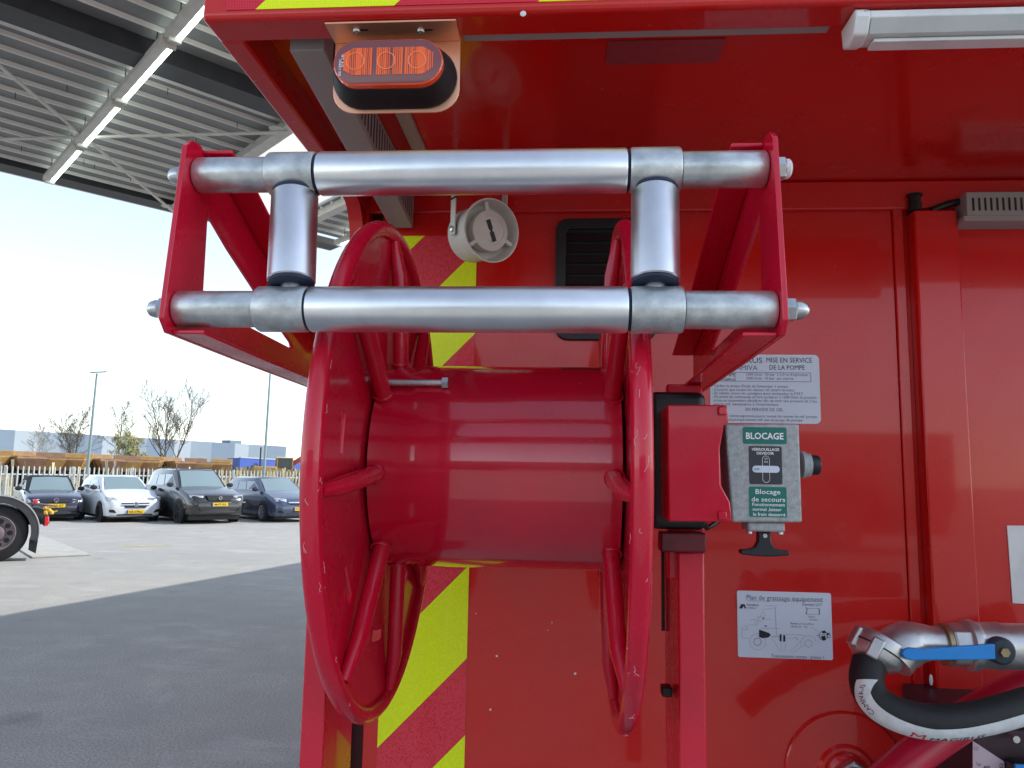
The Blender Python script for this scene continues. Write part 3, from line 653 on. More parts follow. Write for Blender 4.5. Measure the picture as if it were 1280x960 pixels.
a = aY(940.5, 590.5, YP); b = aY(974.5, 582.5, YP)
MB().prism(stadium((a.x+b.x)/2, (a.z+b.z)/2, (b.x-a.x)/2, (b.z-a.z)/2), onY, YP-.0003, YP).build('pictogram_bar', label_blue, s2, smooth=0)
put('OFF', 942.5, 949.5, 588, 3, YP-.0005, ink, s2)
a = aY(953.5, 603, YP); b = aY(961.5, 570, YP)
pts = [Vector((x, YP-.0001, z)) for x, z in [((a.x+b.x)/2+(p[1]), (a.z+b.z)/2+p[0]) for p in stadium(0, 0, (b.z-a.z)/2, (b.x-a.x)/2)]]
MB().tube(pts, .00035, 4, closed=True).build('pictogram_outline', white_ink, s2)
put('O', 955.7, 959.3, 574.5, 2.6, YP, white_ink, s2); put('N', 955.7, 959.3, 578.5, 2.6, YP, white_ink, s2)
put('Blocage', 944.5, 975.5, 617.3, 6.3, YP, white_ink, s3, .02); put('de secours', 939.5, 981.5, 626.6, 6, YP, white_ink, s3, .02)
put('Fonctionnement', 940.5, 981.3, 632.3, 4.2, YP, white_ink, s3, .03); put('normal ,laisser', 941, 977, 638.3, 4.2, YP, white_ink, s3, .03); put('le frein desserré', 941.5, 981.8, 644.6, 4.2, YP, white_ink, s3, .03)
kn = aY(1003, 581, 1.112)
MB().lathe([(.019, -.002), (.019, .003), (.0165, .004), (.0165, .010)], (kn.x, 1.112, kn.z), (1, 0, 0), 28).build('knob_collar', castg, lk)
MB().lathe([(.0135, .010), (.0140, .012), (.0140, .022), (.0125, .0245), (.004, .025)], (kn.x-.002, 1.112, kn.z), (1, 0, 0), 28).build('knob', blackp, lk)
c0 = aY(954, 653, 1.11)
MB().box(c0.x-.0255, c0.x+.0255, 1.092, 1.134, c0.z-.012, c0.z+.0015).build('handle_collar', castg, lk, bevel=.003)
for dx in (-.022, .020): MB().lathe([(.004, 0), (.004, .003)], (c0.x+dx, 1.098, c0.z-.012), (0, 0, -1), 10).build('collar_screw', zinc, lk)
hz = aY(955, 691, 1.11).z; hx0 = aY(924, 691, 1.11).x; hx1 = aY(986, 691, 1.11).x; hm = (hx0+hx1)/2
hp = [(hm-.0085, c0.z-.012), (hm+.0085, c0.z-.012), (hm+.0085, hz+.016), (hm+.013, hz+.008), (hm+.020, hz+.005), (hx1-.002, hz+.004), (hx1, hz+.001), (hx1-.002, hz-.0025), (hm+.018, hz-.004), (hm, hz-.0048), (hm-.018, hz-.004), (hx0+.002, hz-.0025), (hx0, hz+.001), (hx0+.002, hz+.004), (hm-.020, hz+.005), (hm-.013, hz+.008), (hm-.0085, hz+.016)]
MB().prism(hp, onY, 1.103, 1.119).build('pull_handle', blackp, lk, bevel=.003, seg=3)
MB().lathe([(.003, 0), (.003, .002)], (hm, 1.103, c0.z-.018), (0, -1, 0), 10).build('pin', zinc, lk)
MB().tube([aY(878, 652, 1.15), aY(884, 660, 1.15), aY(892, 657, 1.15)+Vector((0, .01, 0)), aY(902, 651, 1.16)+Vector((0, .02, 0))], .004, 8).build('cable', blackp, lk)
MB().lathe([(.0045, 0), (.0045, .012)], aY(876, 503, 1.15), (0, 0, -1), 12).build('stud', zinc, lk)
# ---------------------------------------------------------------- batten light under the lip
bl = thing('batten_light', 'white plastic batten light screwed under the overhang lip', 'light fitting', (.6, 1.0, 2.23))
b0 = aY(1064, 24, 1.0); xk0 = b0.x; xk1 = xk0+.62; zt_ = CZ-.0015
sec = [(.992, zt_), (.986, zt_-.004), (.985, zt_-.013), (.997, zt_-.030), (1.018, zt_-.034), (1.035, zt_-.028), (1.038, zt_)]
MB().prism(sec, onX, xk0+.020, xk1).build('base_channel', white_pl, bl, bevel=.001)
MB().prism([(y-.001, z-.001) if z < zt_-.001 else (y-.001, z) for y, z in [(.990, zt_), (.984, zt_-.004), (.983, zt_-.013), (.995, zt_-.032), (1.018, zt_-.037), (1.037, zt_-.030), (1.041, zt_)]], onX, xk0, xk0+.0198).build('end_cap', white_pl, bl, bevel=.003, seg=3)
MB().prism([(.9852, zt_-.0145), (.9962, zt_-.0305), (.9945, zt_-.0318), (.9835, zt_-.0160)], onX, xk0+.021, xk1).build('diffuser', mat('diffuser', (.62, .64, .62), .3, trans=.2, noise=.05, nscale=30), bl)
MB().box(xk0+.03, xk1, 1.003, 1.026, zt_-.0385, zt_-.0335).build('cover_strip', white_pl, bl, bevel=.001)
p = aY(1083, 23, .984); MB().lathe([(.0052, 0), (.0050, .002), (.003, .0032)], (p.x, .9862, zt_-.0085), (0, -1, -.1), 18).build('screw', zinc, bl)
# ---------------------------------------------------------------- valve, hoses and pump block
def catmull(P, n=8):
    out = []
    for i in range(len(P)-1):
        a, b, c, d = P[max(i-1, 0)], P[i], P[i+1], P[min(i+2, len(P)-1)]
        for k in range(n):
            t = k/n; out.append(.5*((2*b)+(c-a)*t+(2*a-5*b+4*c-d)*t*t+(3*b-a-3*c+d)*t**3))
    out.append(P[-1]); return out
cast_al = mat('cast_aluminium', (.50, .49, .48), .38, .85, noise=.1, nscale=30, rvar=.08, bump=.04, bscale=200)
brass = mat('dull_brass', (.34, .27, .16), .4, .9, noise=.2)
VY = 1.36
vz = aY(1200, 806, VY).z; vs = thing('ball_valve', 'cast metal ball valve with elbow and bright blue lever', 'valve', (.72, VY, vz-.05))
X_ = lambda u: aY(u, 806, VY).x
ecx = X_(1128)
ang = [R_(a) for a in range(0, 91, 10)]
er = .030
P_ = lambda u, v, Y=VY: aY(u, v, Y)
elb = catmull([P_(1192, 806), P_(1165, 804), P_(1142, 804), P_(1124, 810, VY-.006), P_(1112, 824, VY-.012)], 6)
MB().tube(elb, [.0275+.010*min(1, max(0, (i-6)/8)) for i in range(len(elb))], 32).build('elbow', cast_al, vs, smooth=60)
MB().lathe([(.030, 0), (.034, .002), (.034, .009), (.030, .011)], (X_(1176), VY, vz), (1, 0, 0), 36).build('seal_ring', brass, vs)
MB().lathe([(.033, 0), (.036, .004), (.036, .030), (.033, .033)], (X_(1184), VY, vz), (1, 0, 0), 8).build('union_nut', cast_al, vs, smooth=20, bevel=.0015)
MB().lathe([(.036, 0), (.041, .003), (.042, .012), (.039, .018), (.037, .022), (.038, .05), (.0385, .055), (.037, .06), (.037, .11), (.034, .22)], (X_(1205), VY, vz), (1, 0, 0), 36).build('valve_body', cast_al, vs, smooth=40)
# hose coupling collar at the elbow's mouth
kd = Vector((-.52, -.14, -.84)).normalized(); kc = P_(1097, 812, VY-.010)
cl = MB().lathe([(.034, -.022), (.040, -.020), (.0435, -.012), (.0435, .012), (.041, .017), (.036, .021), (.030, .026)], kc, kd, 36, up=(0, 1, 0)).build('coupling', cast_al, vs, smooth=30, bevel=.001)
MB().lathe([(.0445, -.001), (.0445, .0015)], kc, kd, 40).build('coupling_groove', blackp, cl)
sx_ = kd.cross(Vector((0, 1, 0))).normalized()
if sx_.x > 0: sx_ = -sx_
for ang_ in (-62, -5, 50):
    rd = sx_*math.cos(R_(ang_))+Vector((0, 1, 0))*math.sin(R_(ang_)); c_ = kc+rd*.0425
    MB().bar(c_-kd*.016, c_+kd*.018, .020, .012, up=rd).build('coupling_lug', cast_al, cl, bevel=.003)
hub = aY(1252, 814, VY-.045)
MB().lathe([(.020, 0), (.0215, .004), (.0215, .016), (.018, .020), (.010, .021)], (hub.x, VY-.030, hub.z), (0, -1, 0), 20).build('lever_hub', mat('blue_black', (.02, .03, .045), .5, noise=.3, nscale=60), vs)
MB().lathe([(.0075, 0), (.0075, .006)], (hub.x, VY-.051, hub.z), (0, -1, 0), 6).build('hub_nut', brass, vs, smooth=20)
lv = mat('blue_lever', (.004, .22, .62), .42, coat=.3, noise=.05)
l1 = aY(1130, 819, VY-.06)
lp = [(hub.x-.014, hub.z+.0125), (hub.x-.014, hub.z-.0115), (l1.x+.030, l1.z-.0085), (l1.x+.014, l1.z-.0095), (l1.x+.004, l1.z-.006), (l1.x, l1.z), (l1.x+.003, l1.z+.007), (l1.x+.012, l1.z+.0105), (l1.x+.03, l1.z+.009)]
MB().prism(lp, onY, VY-.054, VY-.046).build('lever', lv, vs, bevel=.002, seg=3)
# black hose
hpx = [(1087, 826, 1.335), (1083, 850, 1.325), (1092, 874, 1.312), (1115, 890, 1.302), (1150, 900.5, 1.298), (1190, 902, 1.30), (1230, 896, 1.31), (1275, 884, 1.325), (1330, 868, 1.35), (1400, 850, 1.40)]
ctl = [aY(*q) for q in hpx]
path = catmull(ctl)
hose = thing('black_hose', 'thick black rubber hose with a white printed band below the valve', 'hose', (.75, 1.3, 1.27))
MB().tube(path, .0268, 26).build('hose_body', rubber, hose, smooth=60)
band = MB(); pv = None; NB = 9; idx0, idx1 = 9, 64
for i in range(idx0, min(idx1, len(path)-1)):
    d = (path[min(i+1, len(path)-1)]-path[max(i-1, 0)]).normalized()
    toward = (EYE-path[i]).normalized(); toward = (toward-d*toward.dot(d)).normalized(); sd_ = d.cross(toward)
    # sd_ points to one side; choose the lower/outer flank
    if sd_.z > 0: sd_ = -sd_
    tt = (i-idx0)/(idx1-idx0); a0_ = -.15+.55*min(1, tt*2.2); a1_ = 1.0+.45*min(1, tt*2.2)
    if i < 14: a0_ -= .55*(14-i)/5; a1_ -= .45*(14-i)/5
    for k in range(NB):
        a = a0_+(a1_-a0_)*k/(NB-1); band.v.append(path[i]+(toward*math.cos(a)+sd_*math.sin(a))*.0274)
nr = len(band.v)//NB
band.f = [(i*NB+k, i*NB+k+1, (i+1)*NB+k+1, (i+1)*NB+k) for i in range(nr-1) for k in range(NB-1)]
bo = band.build('printed_band', mat('white_band', (.60, .62, .62), .5, noise=.12, nscale=60), hose, smooth=60)
def on_band(s, i0, n, m, hfrac, w, bold=.04, flip=False, mid=.62):
    """text bent along the hose band"""
    vsx, fs = text_mesh(s); x0 = min(p.x for p in vsx); x1 = max(p.x for p in vsx); mb = MB(); out = []
    for p in vsx:
        s_ = (p.x-x0)/(x1-x0); s_ = 1-s_ if flip else s_
        f = i0+s_*n; i = int(f); fr = f-i; i = min(max(i, 0), nr-2)
        k = (mid+((.36-p.y/.729*.72) if not flip else (p.y/.729*.72-.36))*hfrac)*(NB-1); k = min(max(k, 0), NB-1.001); kk = int(k); kf = k-kk
        A = band.v[i*NB+kk].lerp(band.v[i*NB+kk+1], kf); B = band.v[(i+1)*NB+kk].lerp(band.v[(i+1)*NB+kk+1], kf); q = A.lerp(B, fr)
        c = path[idx0+i].lerp(path[idx0+i+1], fr); out.append(q+(q-c).normalized()*.0007)
    mb.add(out, fs); return mb.build('lettering', m, bo, smooth=0)
on_band('M', 20, 3.2, mat('red_ink', (.55, .01, .02), .5), .62, 1)
on_band('MAGIRUS', 24.5, 12, ink, .5, 1, mid=.74)
on_band('CAMIVA-0', 2, 8, ink, .42, 1, flip=True, mid=.55)
# red hose
rp = catmull([aY(*q) for q in ((1420, 815, 1.55), (1340, 840, 1.53), (1270, 865, 1.50), (1215, 895, 1.47), (1170, 925, 1.45), (1135, 952, 1.43), (1095, 990, 1.41), (1050, 1040, 1.40))])
rh = thing('red_hose', 'crimson rubber hose curving behind the black hose with blue end', 'hose', (.75, 1.47, 1.1))
MB().tube(rp, .031, 24).build('hose_body', mat('crimson_rubber', (.44, .008, .035), .38, noise=.1, nscale=30, coat=.1), rh, smooth=60)
q = rp[-14]; dq = (rp[-12]-rp[-15]).normalized()
MB().lathe([(.0325, 0), (.0325, .05)], aY(1121, 966, 1.425), dq, 28).build('blue_band', mat('blue_tape', (.01, .10, .45), .45), rh)
# dark pump block with a type plate
pb = thing('pump_block', 'dark maroon pump block with pinkish type plate under the hoses', 'pump', (.9, 1.5, 1.0))
P0 = aY(1216, 908, 1.46)
dkm = mat('maroon_metal', (.035, .014, .022), .42, noise=.25, nscale=30)
MB().box(P0.x, P0.x+.45, 1.46, WY+.002, .93, P0.z).build('block', dkm, pb, bevel=.008, seg=3)
pp = [aY(u, v, 1.4585) for u, v in ((1216, 926), (1255, 952), (1256, 985), (1216, 985))]
MB().prism([(p.x, p.z) for p in pp], onY, 1.4582, 1.4592).build('type_plate', mat('pink_plate', (.55, .42, .47), .4), pb, smooth=0)
put('CE', 1249.5, 1254, 960, 6, 1.4578, ink, pb, .05); put('Typ', 1220, 1226, 956.5, 3.5, 1.4578, ink, pb); put('4005', 1229.5, 1238, 961, 4, 1.4578, ink, pb, .06); put('O', 1217.5, 1223, 938, 5, 1.4578, grey_ink, pb)
put('Bosch-str 1, D', 1227, 1243, 953, 2.6, 1.4578, grey_ink, pb) if False else None
bp_ = aY(1269, 919, 1.44)
MB().lathe([(.0045, 0), (.0045, .012), (.006, .012), (.006, .016)], (bp_.x, 1.452, P0.z-.012), (0, -1, 0), 12).build('bolt', zinc, pb)
MB().box(aY(1262, 950, 1.44).x, aY(1262, 950, 1.44).x+.08, 1.43, 1.458, aY(1262, 985, 1.44).z, aY(1262, 951, 1.44).z).build('plug_block', blackp, pb, bevel=.006, seg=3)
MB().box(aY(1272, 955, 1.42).x, aY(1272, 955, 1.42).x+.05, 1.425, 1.4295, aY(1272, 985, 1.42).z, aY(1272, 957, 1.42).z).build('plug_label', lv, pb)
# ---------------------------------------------------------------- canopy over the yard
AX = Vector((math.cos(R_(47)), math.sin(R_(47)), 0)); BX = Vector((AX.y, -AX.x, 0)); CO = Vector((-8.29, 10.07, 0)); CH = 6.0
def cpt(a, b, z=CH): return CO+AX*a+BX*b+Vector((0, 0, z))
roof_m = mat('ribbed_sheet', (.22, .225, .22), .5, .15, noise=.12, nscale=1.5, dirt=(.16, .16, .15), dscale=3, damt=.4)
rib_m = mat('light_catching_rib', (.80, .79, .73), .4)  # light caught on the rib flanges, put in as a paler colour
pale_steel = mat('pale_painted_steel', (.60, .59, .54), .5, noise=.08, nscale=8, dirt=(.3, .28, .24), dscale=5, damt=.3)
dark_steel = mat('dark_gutter', (.035, .037, .042), .5, noise=.2, nscale=6)
can = thing('canopy', 'large ribbed metal canopy roof with pale steel bracing over the yard', 'canopy', (-4, 2, 0))
def sheet(a0, a1, b0, b1, zc):
    sh = MB().add([cpt(a, b, zc+z) for z in (0, .09) for a, b in ((a0, b0), (a1, b0), (a1, b1), (a0, b1))], [(0, 3, 2, 1), (4, 5, 6, 7), (0, 1, 5, 4), (1, 2, 6, 5), (2, 3, 7, 6), (3, 0, 4, 7)]).build('roof_sheet', roof_m, can, smooth=0)
    b = b0+.30
    while b < b1-.1:
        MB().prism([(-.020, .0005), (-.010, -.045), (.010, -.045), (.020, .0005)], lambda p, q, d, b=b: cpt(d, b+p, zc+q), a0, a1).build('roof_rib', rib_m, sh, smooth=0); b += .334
sheet(-2.6, 2.42, .02, 4.55, CH+.10); sheet(-2.6, 2.42, 4.5505, 7.3, CH+.10); sheet(4.25, 5.45, .4, 7.3, CH+.10)
sk = mat('translucent_sheet', (.80, .76, .66), .5, trans=.0)
_p = sk.node_tree.nodes['Principled BSDF']
tl = sk.node_tree.nodes.new('ShaderNodeBsdfTranslucent'); tl.inputs[0].default_value = (.80, .76, .66, 1); mxs = sk.node_tree.nodes.new('ShaderNodeMixShader'); mxs.inputs[0].default_value = .7
out = sk.node_tree.nodes['Material Output']; sk.node_tree.links.new(_p.outputs[0], mxs.inputs[1]); sk.node_tree.links.new(tl.outputs[0], mxs.inputs[2]); sk.node_tree.links.new(mxs.outputs[0], out.inputs[0])
MB().add([cpt(2.46, .05, CH+.12), cpt(4.24, .05, CH+.12), cpt(4.24, 7.3, CH+.12), cpt(2.46, 7.3, CH+.12)], [(0, 1, 2, 3)]).build('skylight', sk, can, smooth=0)
# gutter beam, edge channel, rafters
MB().bar(cpt(-2.6, 4.74, CH+.0), cpt(2.3, 4.74, CH+.0), .34, .198).build('gutter_beam', dark_steel, can)
MB().bar(cpt(-2.6, 4.40, CH+.03), cpt(2.3, 4.40, CH+.03), .20, .06).build('purlin', pale_steel, can)
MB().bar(cpt(-2.6, .10, CH+.04), cpt(5.45, .10, CH+.04), .34, .12).build('edge_channel', dark_steel, can)
MB().bar(cpt(-2.6, -.085, CH+.08), cpt(5.45, -.085, CH+.08), .05, .2).build('edge_trim', pale_steel, can)
for k, a in enumerate((-1.22, 2.36, 4.3)):
    mb = MB(); mb.bar(cpt(a, .3, CH-.07), cpt(a, 7.3, CH-.07), .16, .02); mb.bar(cpt(a, .3, CH+.02), cpt(a, 7.3, CH+.02), .02, .16)
    mb.build('rafter', pale_steel, can)
for a0, a1 in ((-1.22, 2.36),):
    for b0, b1 in ((.3, 4.3), (4.3, .3)):
        MB().cyl(cpt(a0, b0, CH-.09), cpt(a1, b1, CH-.10 if b0 < b1 else CH-.13), .022, n=8).build('brace_rod', pale_steel, can)
for a, b in ((2.36, 4.25), (2.36, .35), (-1.22, 4.25), (-1.22, .35)):
    c = cpt(a-.12*(1 if a > 0 else -1), b, CH-.086); MB().lathe([(.10, 0), (.10, .012)], c, (0, 0, 1), 6).build('gusset_plate', pale_steel, can)
random.seed(5)
for k in range(16):
    a = random.uniform(-3, 2); b = random.uniform(.5, 4.3); MB().cyl(cpt(a, b, CH+.05), cpt(a, b, CH-.03), .004, n=5).build('hook', dark_steel, can)
for a, b in ((-2.5, 7.1), (4.3, 7.1)):
    MB().bar(cpt(a, b, 0), cpt(a, b, CH-.08), .22, .22, up=(1, 0, 0)).build('column', pale_steel, can)
# fluorescent battens hung in a row
tube_e = mat('lit_tube', (.9, .95, .95), .4, emit=(.86, 1., .95), estr=2.2)
def batten(a, b0, b1, label, z=CH-.12):
    t = thing('strip_light', label, 'light fitting', cpt(a, (b0+b1)/2, z), group='strip lights under the canopy')
    MB().bar(cpt(a-.055, b0, z), cpt(a-.055, b1, z), .085, .07).build('light_housing', pale_steel, t)
    MB().cyl(cpt(a+.03, b0+.06, z-.02), cpt(a+.03, b1-.06, z-.02), .026, n=10).build('tube', tube_e, t)
    for b in (b0+.02, b1-.06): MB().bar(cpt(a-.01, b, z-.02), cpt(a-.01, b+.04, z-.02), .12, .11).build('end_cap', pale_steel, t)
    for b in (b0+.3, b1-.3): MB().cyl(cpt(a-.055, b, z+.035), cpt(a-.055, b, CH+.1), .006, n=5).build('hanger', dark_steel, t)
for nth, (b0, b1) in zip(('first', 'second', 'third', 'fourth'), ((.38, 2.08), (2.14, 3.74), (3.80, 5.44), (5.50, 7.14))): batten(.57, b0, b1, 'lit strip light, '+nth+' in its row counted from the open canopy edge')
batten(5.15, .75, 2.35, 'lit strip light on its own in the bay past the bright skylight')
# unseen roof, shaped to shade the truck and throw the yard's shade line
can2 = thing('unseen_shade_canopy', 'unseen flat canopy roof shaped to shade the fire truck and yard', 'canopy', (6, 16, 0))
pl = [Vector(p) for p in ((-.3, 5.8, 0), (.68, 9.84, 0), (1.9, 14.9, 0), (3.1, 20, 0), (11, 20, 0), (11, .8, 0), (8.5, .8, 0), (2.9, 1.3, 0))]
MB().prism([(p.x, p.y) for p in pl], onZ, CH+.25, CH+.33).build('roof_slab', roof_m, can2, smooth=0)
for x, y in ((10.6, 19), (10.6, 1.4), (3.6, 19)): MB().bar((x, y, 0), (x, y, CH+.2499), .22, .22, up=(1, 0, 0)).build('column', pale_steel, can2)
# ---------------------------------------------------------------- yard: slab, verge, fence
sl_ = [aZ(22, 687, 0), aZ(40, 698, 0), aZ(113, 694.5, 0), aZ(45, 668, 0), aZ(20, 672, 0)]
conc = mat('pale_concrete', (.42, .41, .375), .8, noise=.1, nscale=3, dirt=(.24, .23, .21), dscale=4, damt=.5)
cs = MB().prism([(p.x, p.y) for p in sl_], onZ, .004, .03).build('concrete_slab', conc, smooth=0, bevel=.006); tag(cs, 'pale concrete slab set in the paving beside the parked lorry', 'slab')
mk = [aZ(150, 683.5, .004), aZ(212, 682, .004), aZ(211, 680.5, .004), aZ(150, 682, .004)]
tag(MB().add(mk, [(0, 1, 2, 3)]).build('faded_line', mat('worn_yellow_paint', (.42, .38, .24), .8, noise=.3, nscale=4), smooth=0), kind='structure')
FA = Vector((-24.6, 31.6, 0)); FB = Vector((-15.6, 44.6, 0)); fd_ = (FB-FA).normalized(); fn_ = Vector((-fd_.y, fd_.x, 0))
if fn_.y < 0: fn_ = -fn_
def fpt(t, off=0, z=0): return FA+fd_*t+fn_*off+Vector((0, 0, z))
grass = mat('verge_grass', (.15, .17, .035), .9, noise=.35, nscale=1.2, dirt=(.26, .22, .09), dscale=.6, damt=.6)
gv = MB().add([fpt(-40, -1.4, .012), fpt(60, -1.4, .012), fpt(60, 9.0, .012), fpt(-40, 9.0, .012)], [(0, 1, 2, 3)]).build('grass_verge', grass, smooth=0); tag(gv, kind='structure')
MB().bar(fpt(-40, -1.45, .04), fpt(60, -1.45, .04), .12, .12).build('verge_kerb', conc).__setitem__('kind', 'structure')
fg = mat('fence_galvanised', (.52, .53, .52), .5, .3, noise=.12, nscale=8)
fence = thing('palisade_fence', 'pale grey steel palisade fence behind the parked cars', 'fence', FA)
for z in (.42, 1.40): MB().bar(fpt(-8, .03, z), fpt(24, .03, z), .03, .055).build('rail', fg, fence)
for k in range(12): MB().bar(fpt(-8+k*2.75, .09, 0), fpt(-8+k*2.75, .09, 1.78), .09, .09, up=(1, 0, 0)).build('post', fg, fence)
p0 = MB(); hw = .034
dirx = fd_
def pale_mesh():
    mb = MB(); f = fd_; nrm = fn_
    prof = [(-hw, .012), (-.012, -.012), (.012, -.012), (hw, .012)]
    zs = (.06, 1.70, 1.78)
    rings = []
    for zi, z in enumerate(zs):
        sc_ = 1 if zi < 2 else .25
        rings.append([f*(x*sc_)+nrm*y+Vector((0, 0, z)) for x, y in prof]+[f*(x*sc_)+nrm*(y+.006)+Vector((0, 0, z)) for x, y in prof[::-1]])
    mb.loft(rings); return mb
pm = pale_mesh().build('pale', fg, fence, smooth=0, local=True); pm.location = fpt(-7, -.02)-FA
k = 1
while -7+k*.214 < 23.5:
    c = pm.copy(); COL.objects.link(c); c.parent = fence; c.location = fpt(-7+k*.214, -.02)-FA; k += 1
# reeds and rough growth behind the fence
def tufts(name, label, t0, t1, off0, off1, n, h0, h1, m):
    mb = MB()
    for _ in range(n):
        p = fpt(random.uniform(t0, t1), random.uniform(off0, off1)); h = random.uniform(h0, h1); a = random.uniform(0, 6.28); w_ = random.uniform(.02, .05)
        lean = Vector((random.gauss(0, .12)*h, random.gauss(0, .12)*h, h)); d = Vector((math.cos(a), math.sin(a), 0))*w_
        mb.add([p-d, p+d, p+lean*.6+d*1.2, p+lean*.6-d*1.2], [(0, 1, 2, 3)])
        q = p+lean
        d2 = d*random.uniform(1.5, 3.2)
        mb.add([p+lean*.6-d2*.3, p+lean*.6+d2*.3, q+d2*.8, q-d2*.8], [(0, 1, 2, 3)])
    o = mb.build(name, m, smooth=0); tag(o, label, 'vegetation', kind='stuff')
random.seed(11)
reed = mat('dry_reed', (.45, .35, .17), .9, noise=.35, nscale=2)
tufts('dry_reeds', 'dry tan reeds growing thickly behind the fence', 12, 25, 1.2, 4, 700, .9, 2.0, reed)
tufts('dead_stalks', 'sparse pale dead stalks along the fence', -6, 12, 1.0, 4, 120, 1.0, 2.1, mat('pale_stalk', (.50, .44, .32), .9, noise=.3))
# ---------------------------------------------------------------- street lamps
pole_m = mat('lamp_pole_grey', (.22, .29, .30), .5, .3)
def lamp_post(b, t, label):
    L_ = thing('street_lamp', label, 'street lamp', (b.x, b.y, 0), group='lamp posts behind the fence')
    top = Vector((t.x, t.y, t.z)); base = Vector((b.x, b.y, 0)); top = Vector((b.x+(t.x-b.x)*.15, b.y, t.z))
    MB().tube([base, base.lerp(top, .5), top], [.085, .07, .05], 12).build('pole', pole_m, L_)
    MB().bar(top+Vector((-.35, 0, .05)), top+Vector((.55, 0, .10)), .14, .05).build('lamp_head', pole_m, L_)
lamp_post(aD(108.5, 592, 40), aD(123, 465, 40), 'slim grey lamp post standing behind the white hatchback')
lamp_post(aD(329.5, 592, 42), aD(339, 455, 42), 'slim grey lamp post standing behind the blue-grey estate car')
# ---------------------------------------------------------------- warehouses
W0 = Vector((-146, 163, 0)); W1 = Vector((-100.5, 268, 0))
wd_ = (W1-W0).normalized(); wn_ = Vector((wd_.y, -wd_.x, 0)); WL = (W1-W0).length
wh = thing('warehouse', 'long blue-grey warehouse with alternating pale and dark wall panels', 'building', W0.lerp(W1, .5))
pan = [mat('panel_grey_blue', (.15, .20, .26), .6, noise=.04, nscale=.2), mat('panel_pale', (.32, .37, .41), .6, noise=.04, nscale=.2), mat('panel_mid', (.21, .26, .31), .6, noise=.04, nscale=.2)]
t = -60.; k = 0
while t < WL-1:
    wdt = (9.5, 6.0, 8.0)[k % 3]; t1 = min(t+wdt, WL)
    a = W0+wd_*t; b = W0+wd_*t1
    MB().prism([(a.x, a.y), (b.x, b.y), (b.x-wn_.x*.3, b.y-wn_.y*.3), (a.x-wn_.x*.3, a.y-wn_.y*.3)], onZ, 0, 11.2).build('wall_panel', pan[(0, 1, 2)[k % 3]], wh, smooth=0)
    t = t1; k += 1
A_ = W0-wd_*60-wn_*.31; B_ = W1-wn_*.31
MB().prism([(p.x, p.y) for p in (A_, B_, B_-wn_*60, A_-wn_*60)], onZ, 0, 11.1).build('hall', pan[2], wh, smooth=0)
rb_ = W0+wd_*(WL*.82)-wn_*8
MB().bar(rb_, rb_+wd_*5, 4, 25).build('roof_unit', pan[0], wh)
bw = thing('blue_warehouse', 'low bright blue shed in front of the warehouse end', 'building', aD(325, 575, 215))
b0_ = aD(300, 575, 205); b1_ = aD(376, 577, 245)
MB().prism([(b0_.x, b0_.y), (b1_.x, b1_.y), (b1_.x-10, b1_.y+14), (b0_.x-10, b0_.y+14)], onZ, 0, 5.6).build('wall', mat('blue_cladding', (.02, .06, .30), .5), bw, smooth=0)
MB().bar((b0_.x, b0_.y-.1, 5.7), (b1_.x, b1_.y-.1, 5.7), .4, .3).build('roof_trim', pan[1], bw)
# low hedge line and distant fence in front of the warehouse
hg = MB(); random.seed(21)
for _ in range(2600):
    t_ = random.random(); p = aD(-60+460*t_, 590, 120+t_*25+random.uniform(-4, 4)); h = random.uniform(.3, 3.2)*(.6+.4*math.sin(t_*40)**2)
    d = Vector((random.uniform(-.5, .5), random.uniform(-.2, .2), random.uniform(-.25, .25)))
    c = Vector((p.x, p.y, h)); e = Vector((random.uniform(-.3, .3), 0, random.uniform(.2, .5)))
    hg.add([c-d, c+d, c+e], [(0, 1, 2)])
tag(hg.build('hedge', mat('brown_hedge', (.12, .125, .07), .9, noise=.3, nscale=.5), smooth=0), 'brownish scrub line in front of the distant warehouse', 'vegetation', kind='stuff')
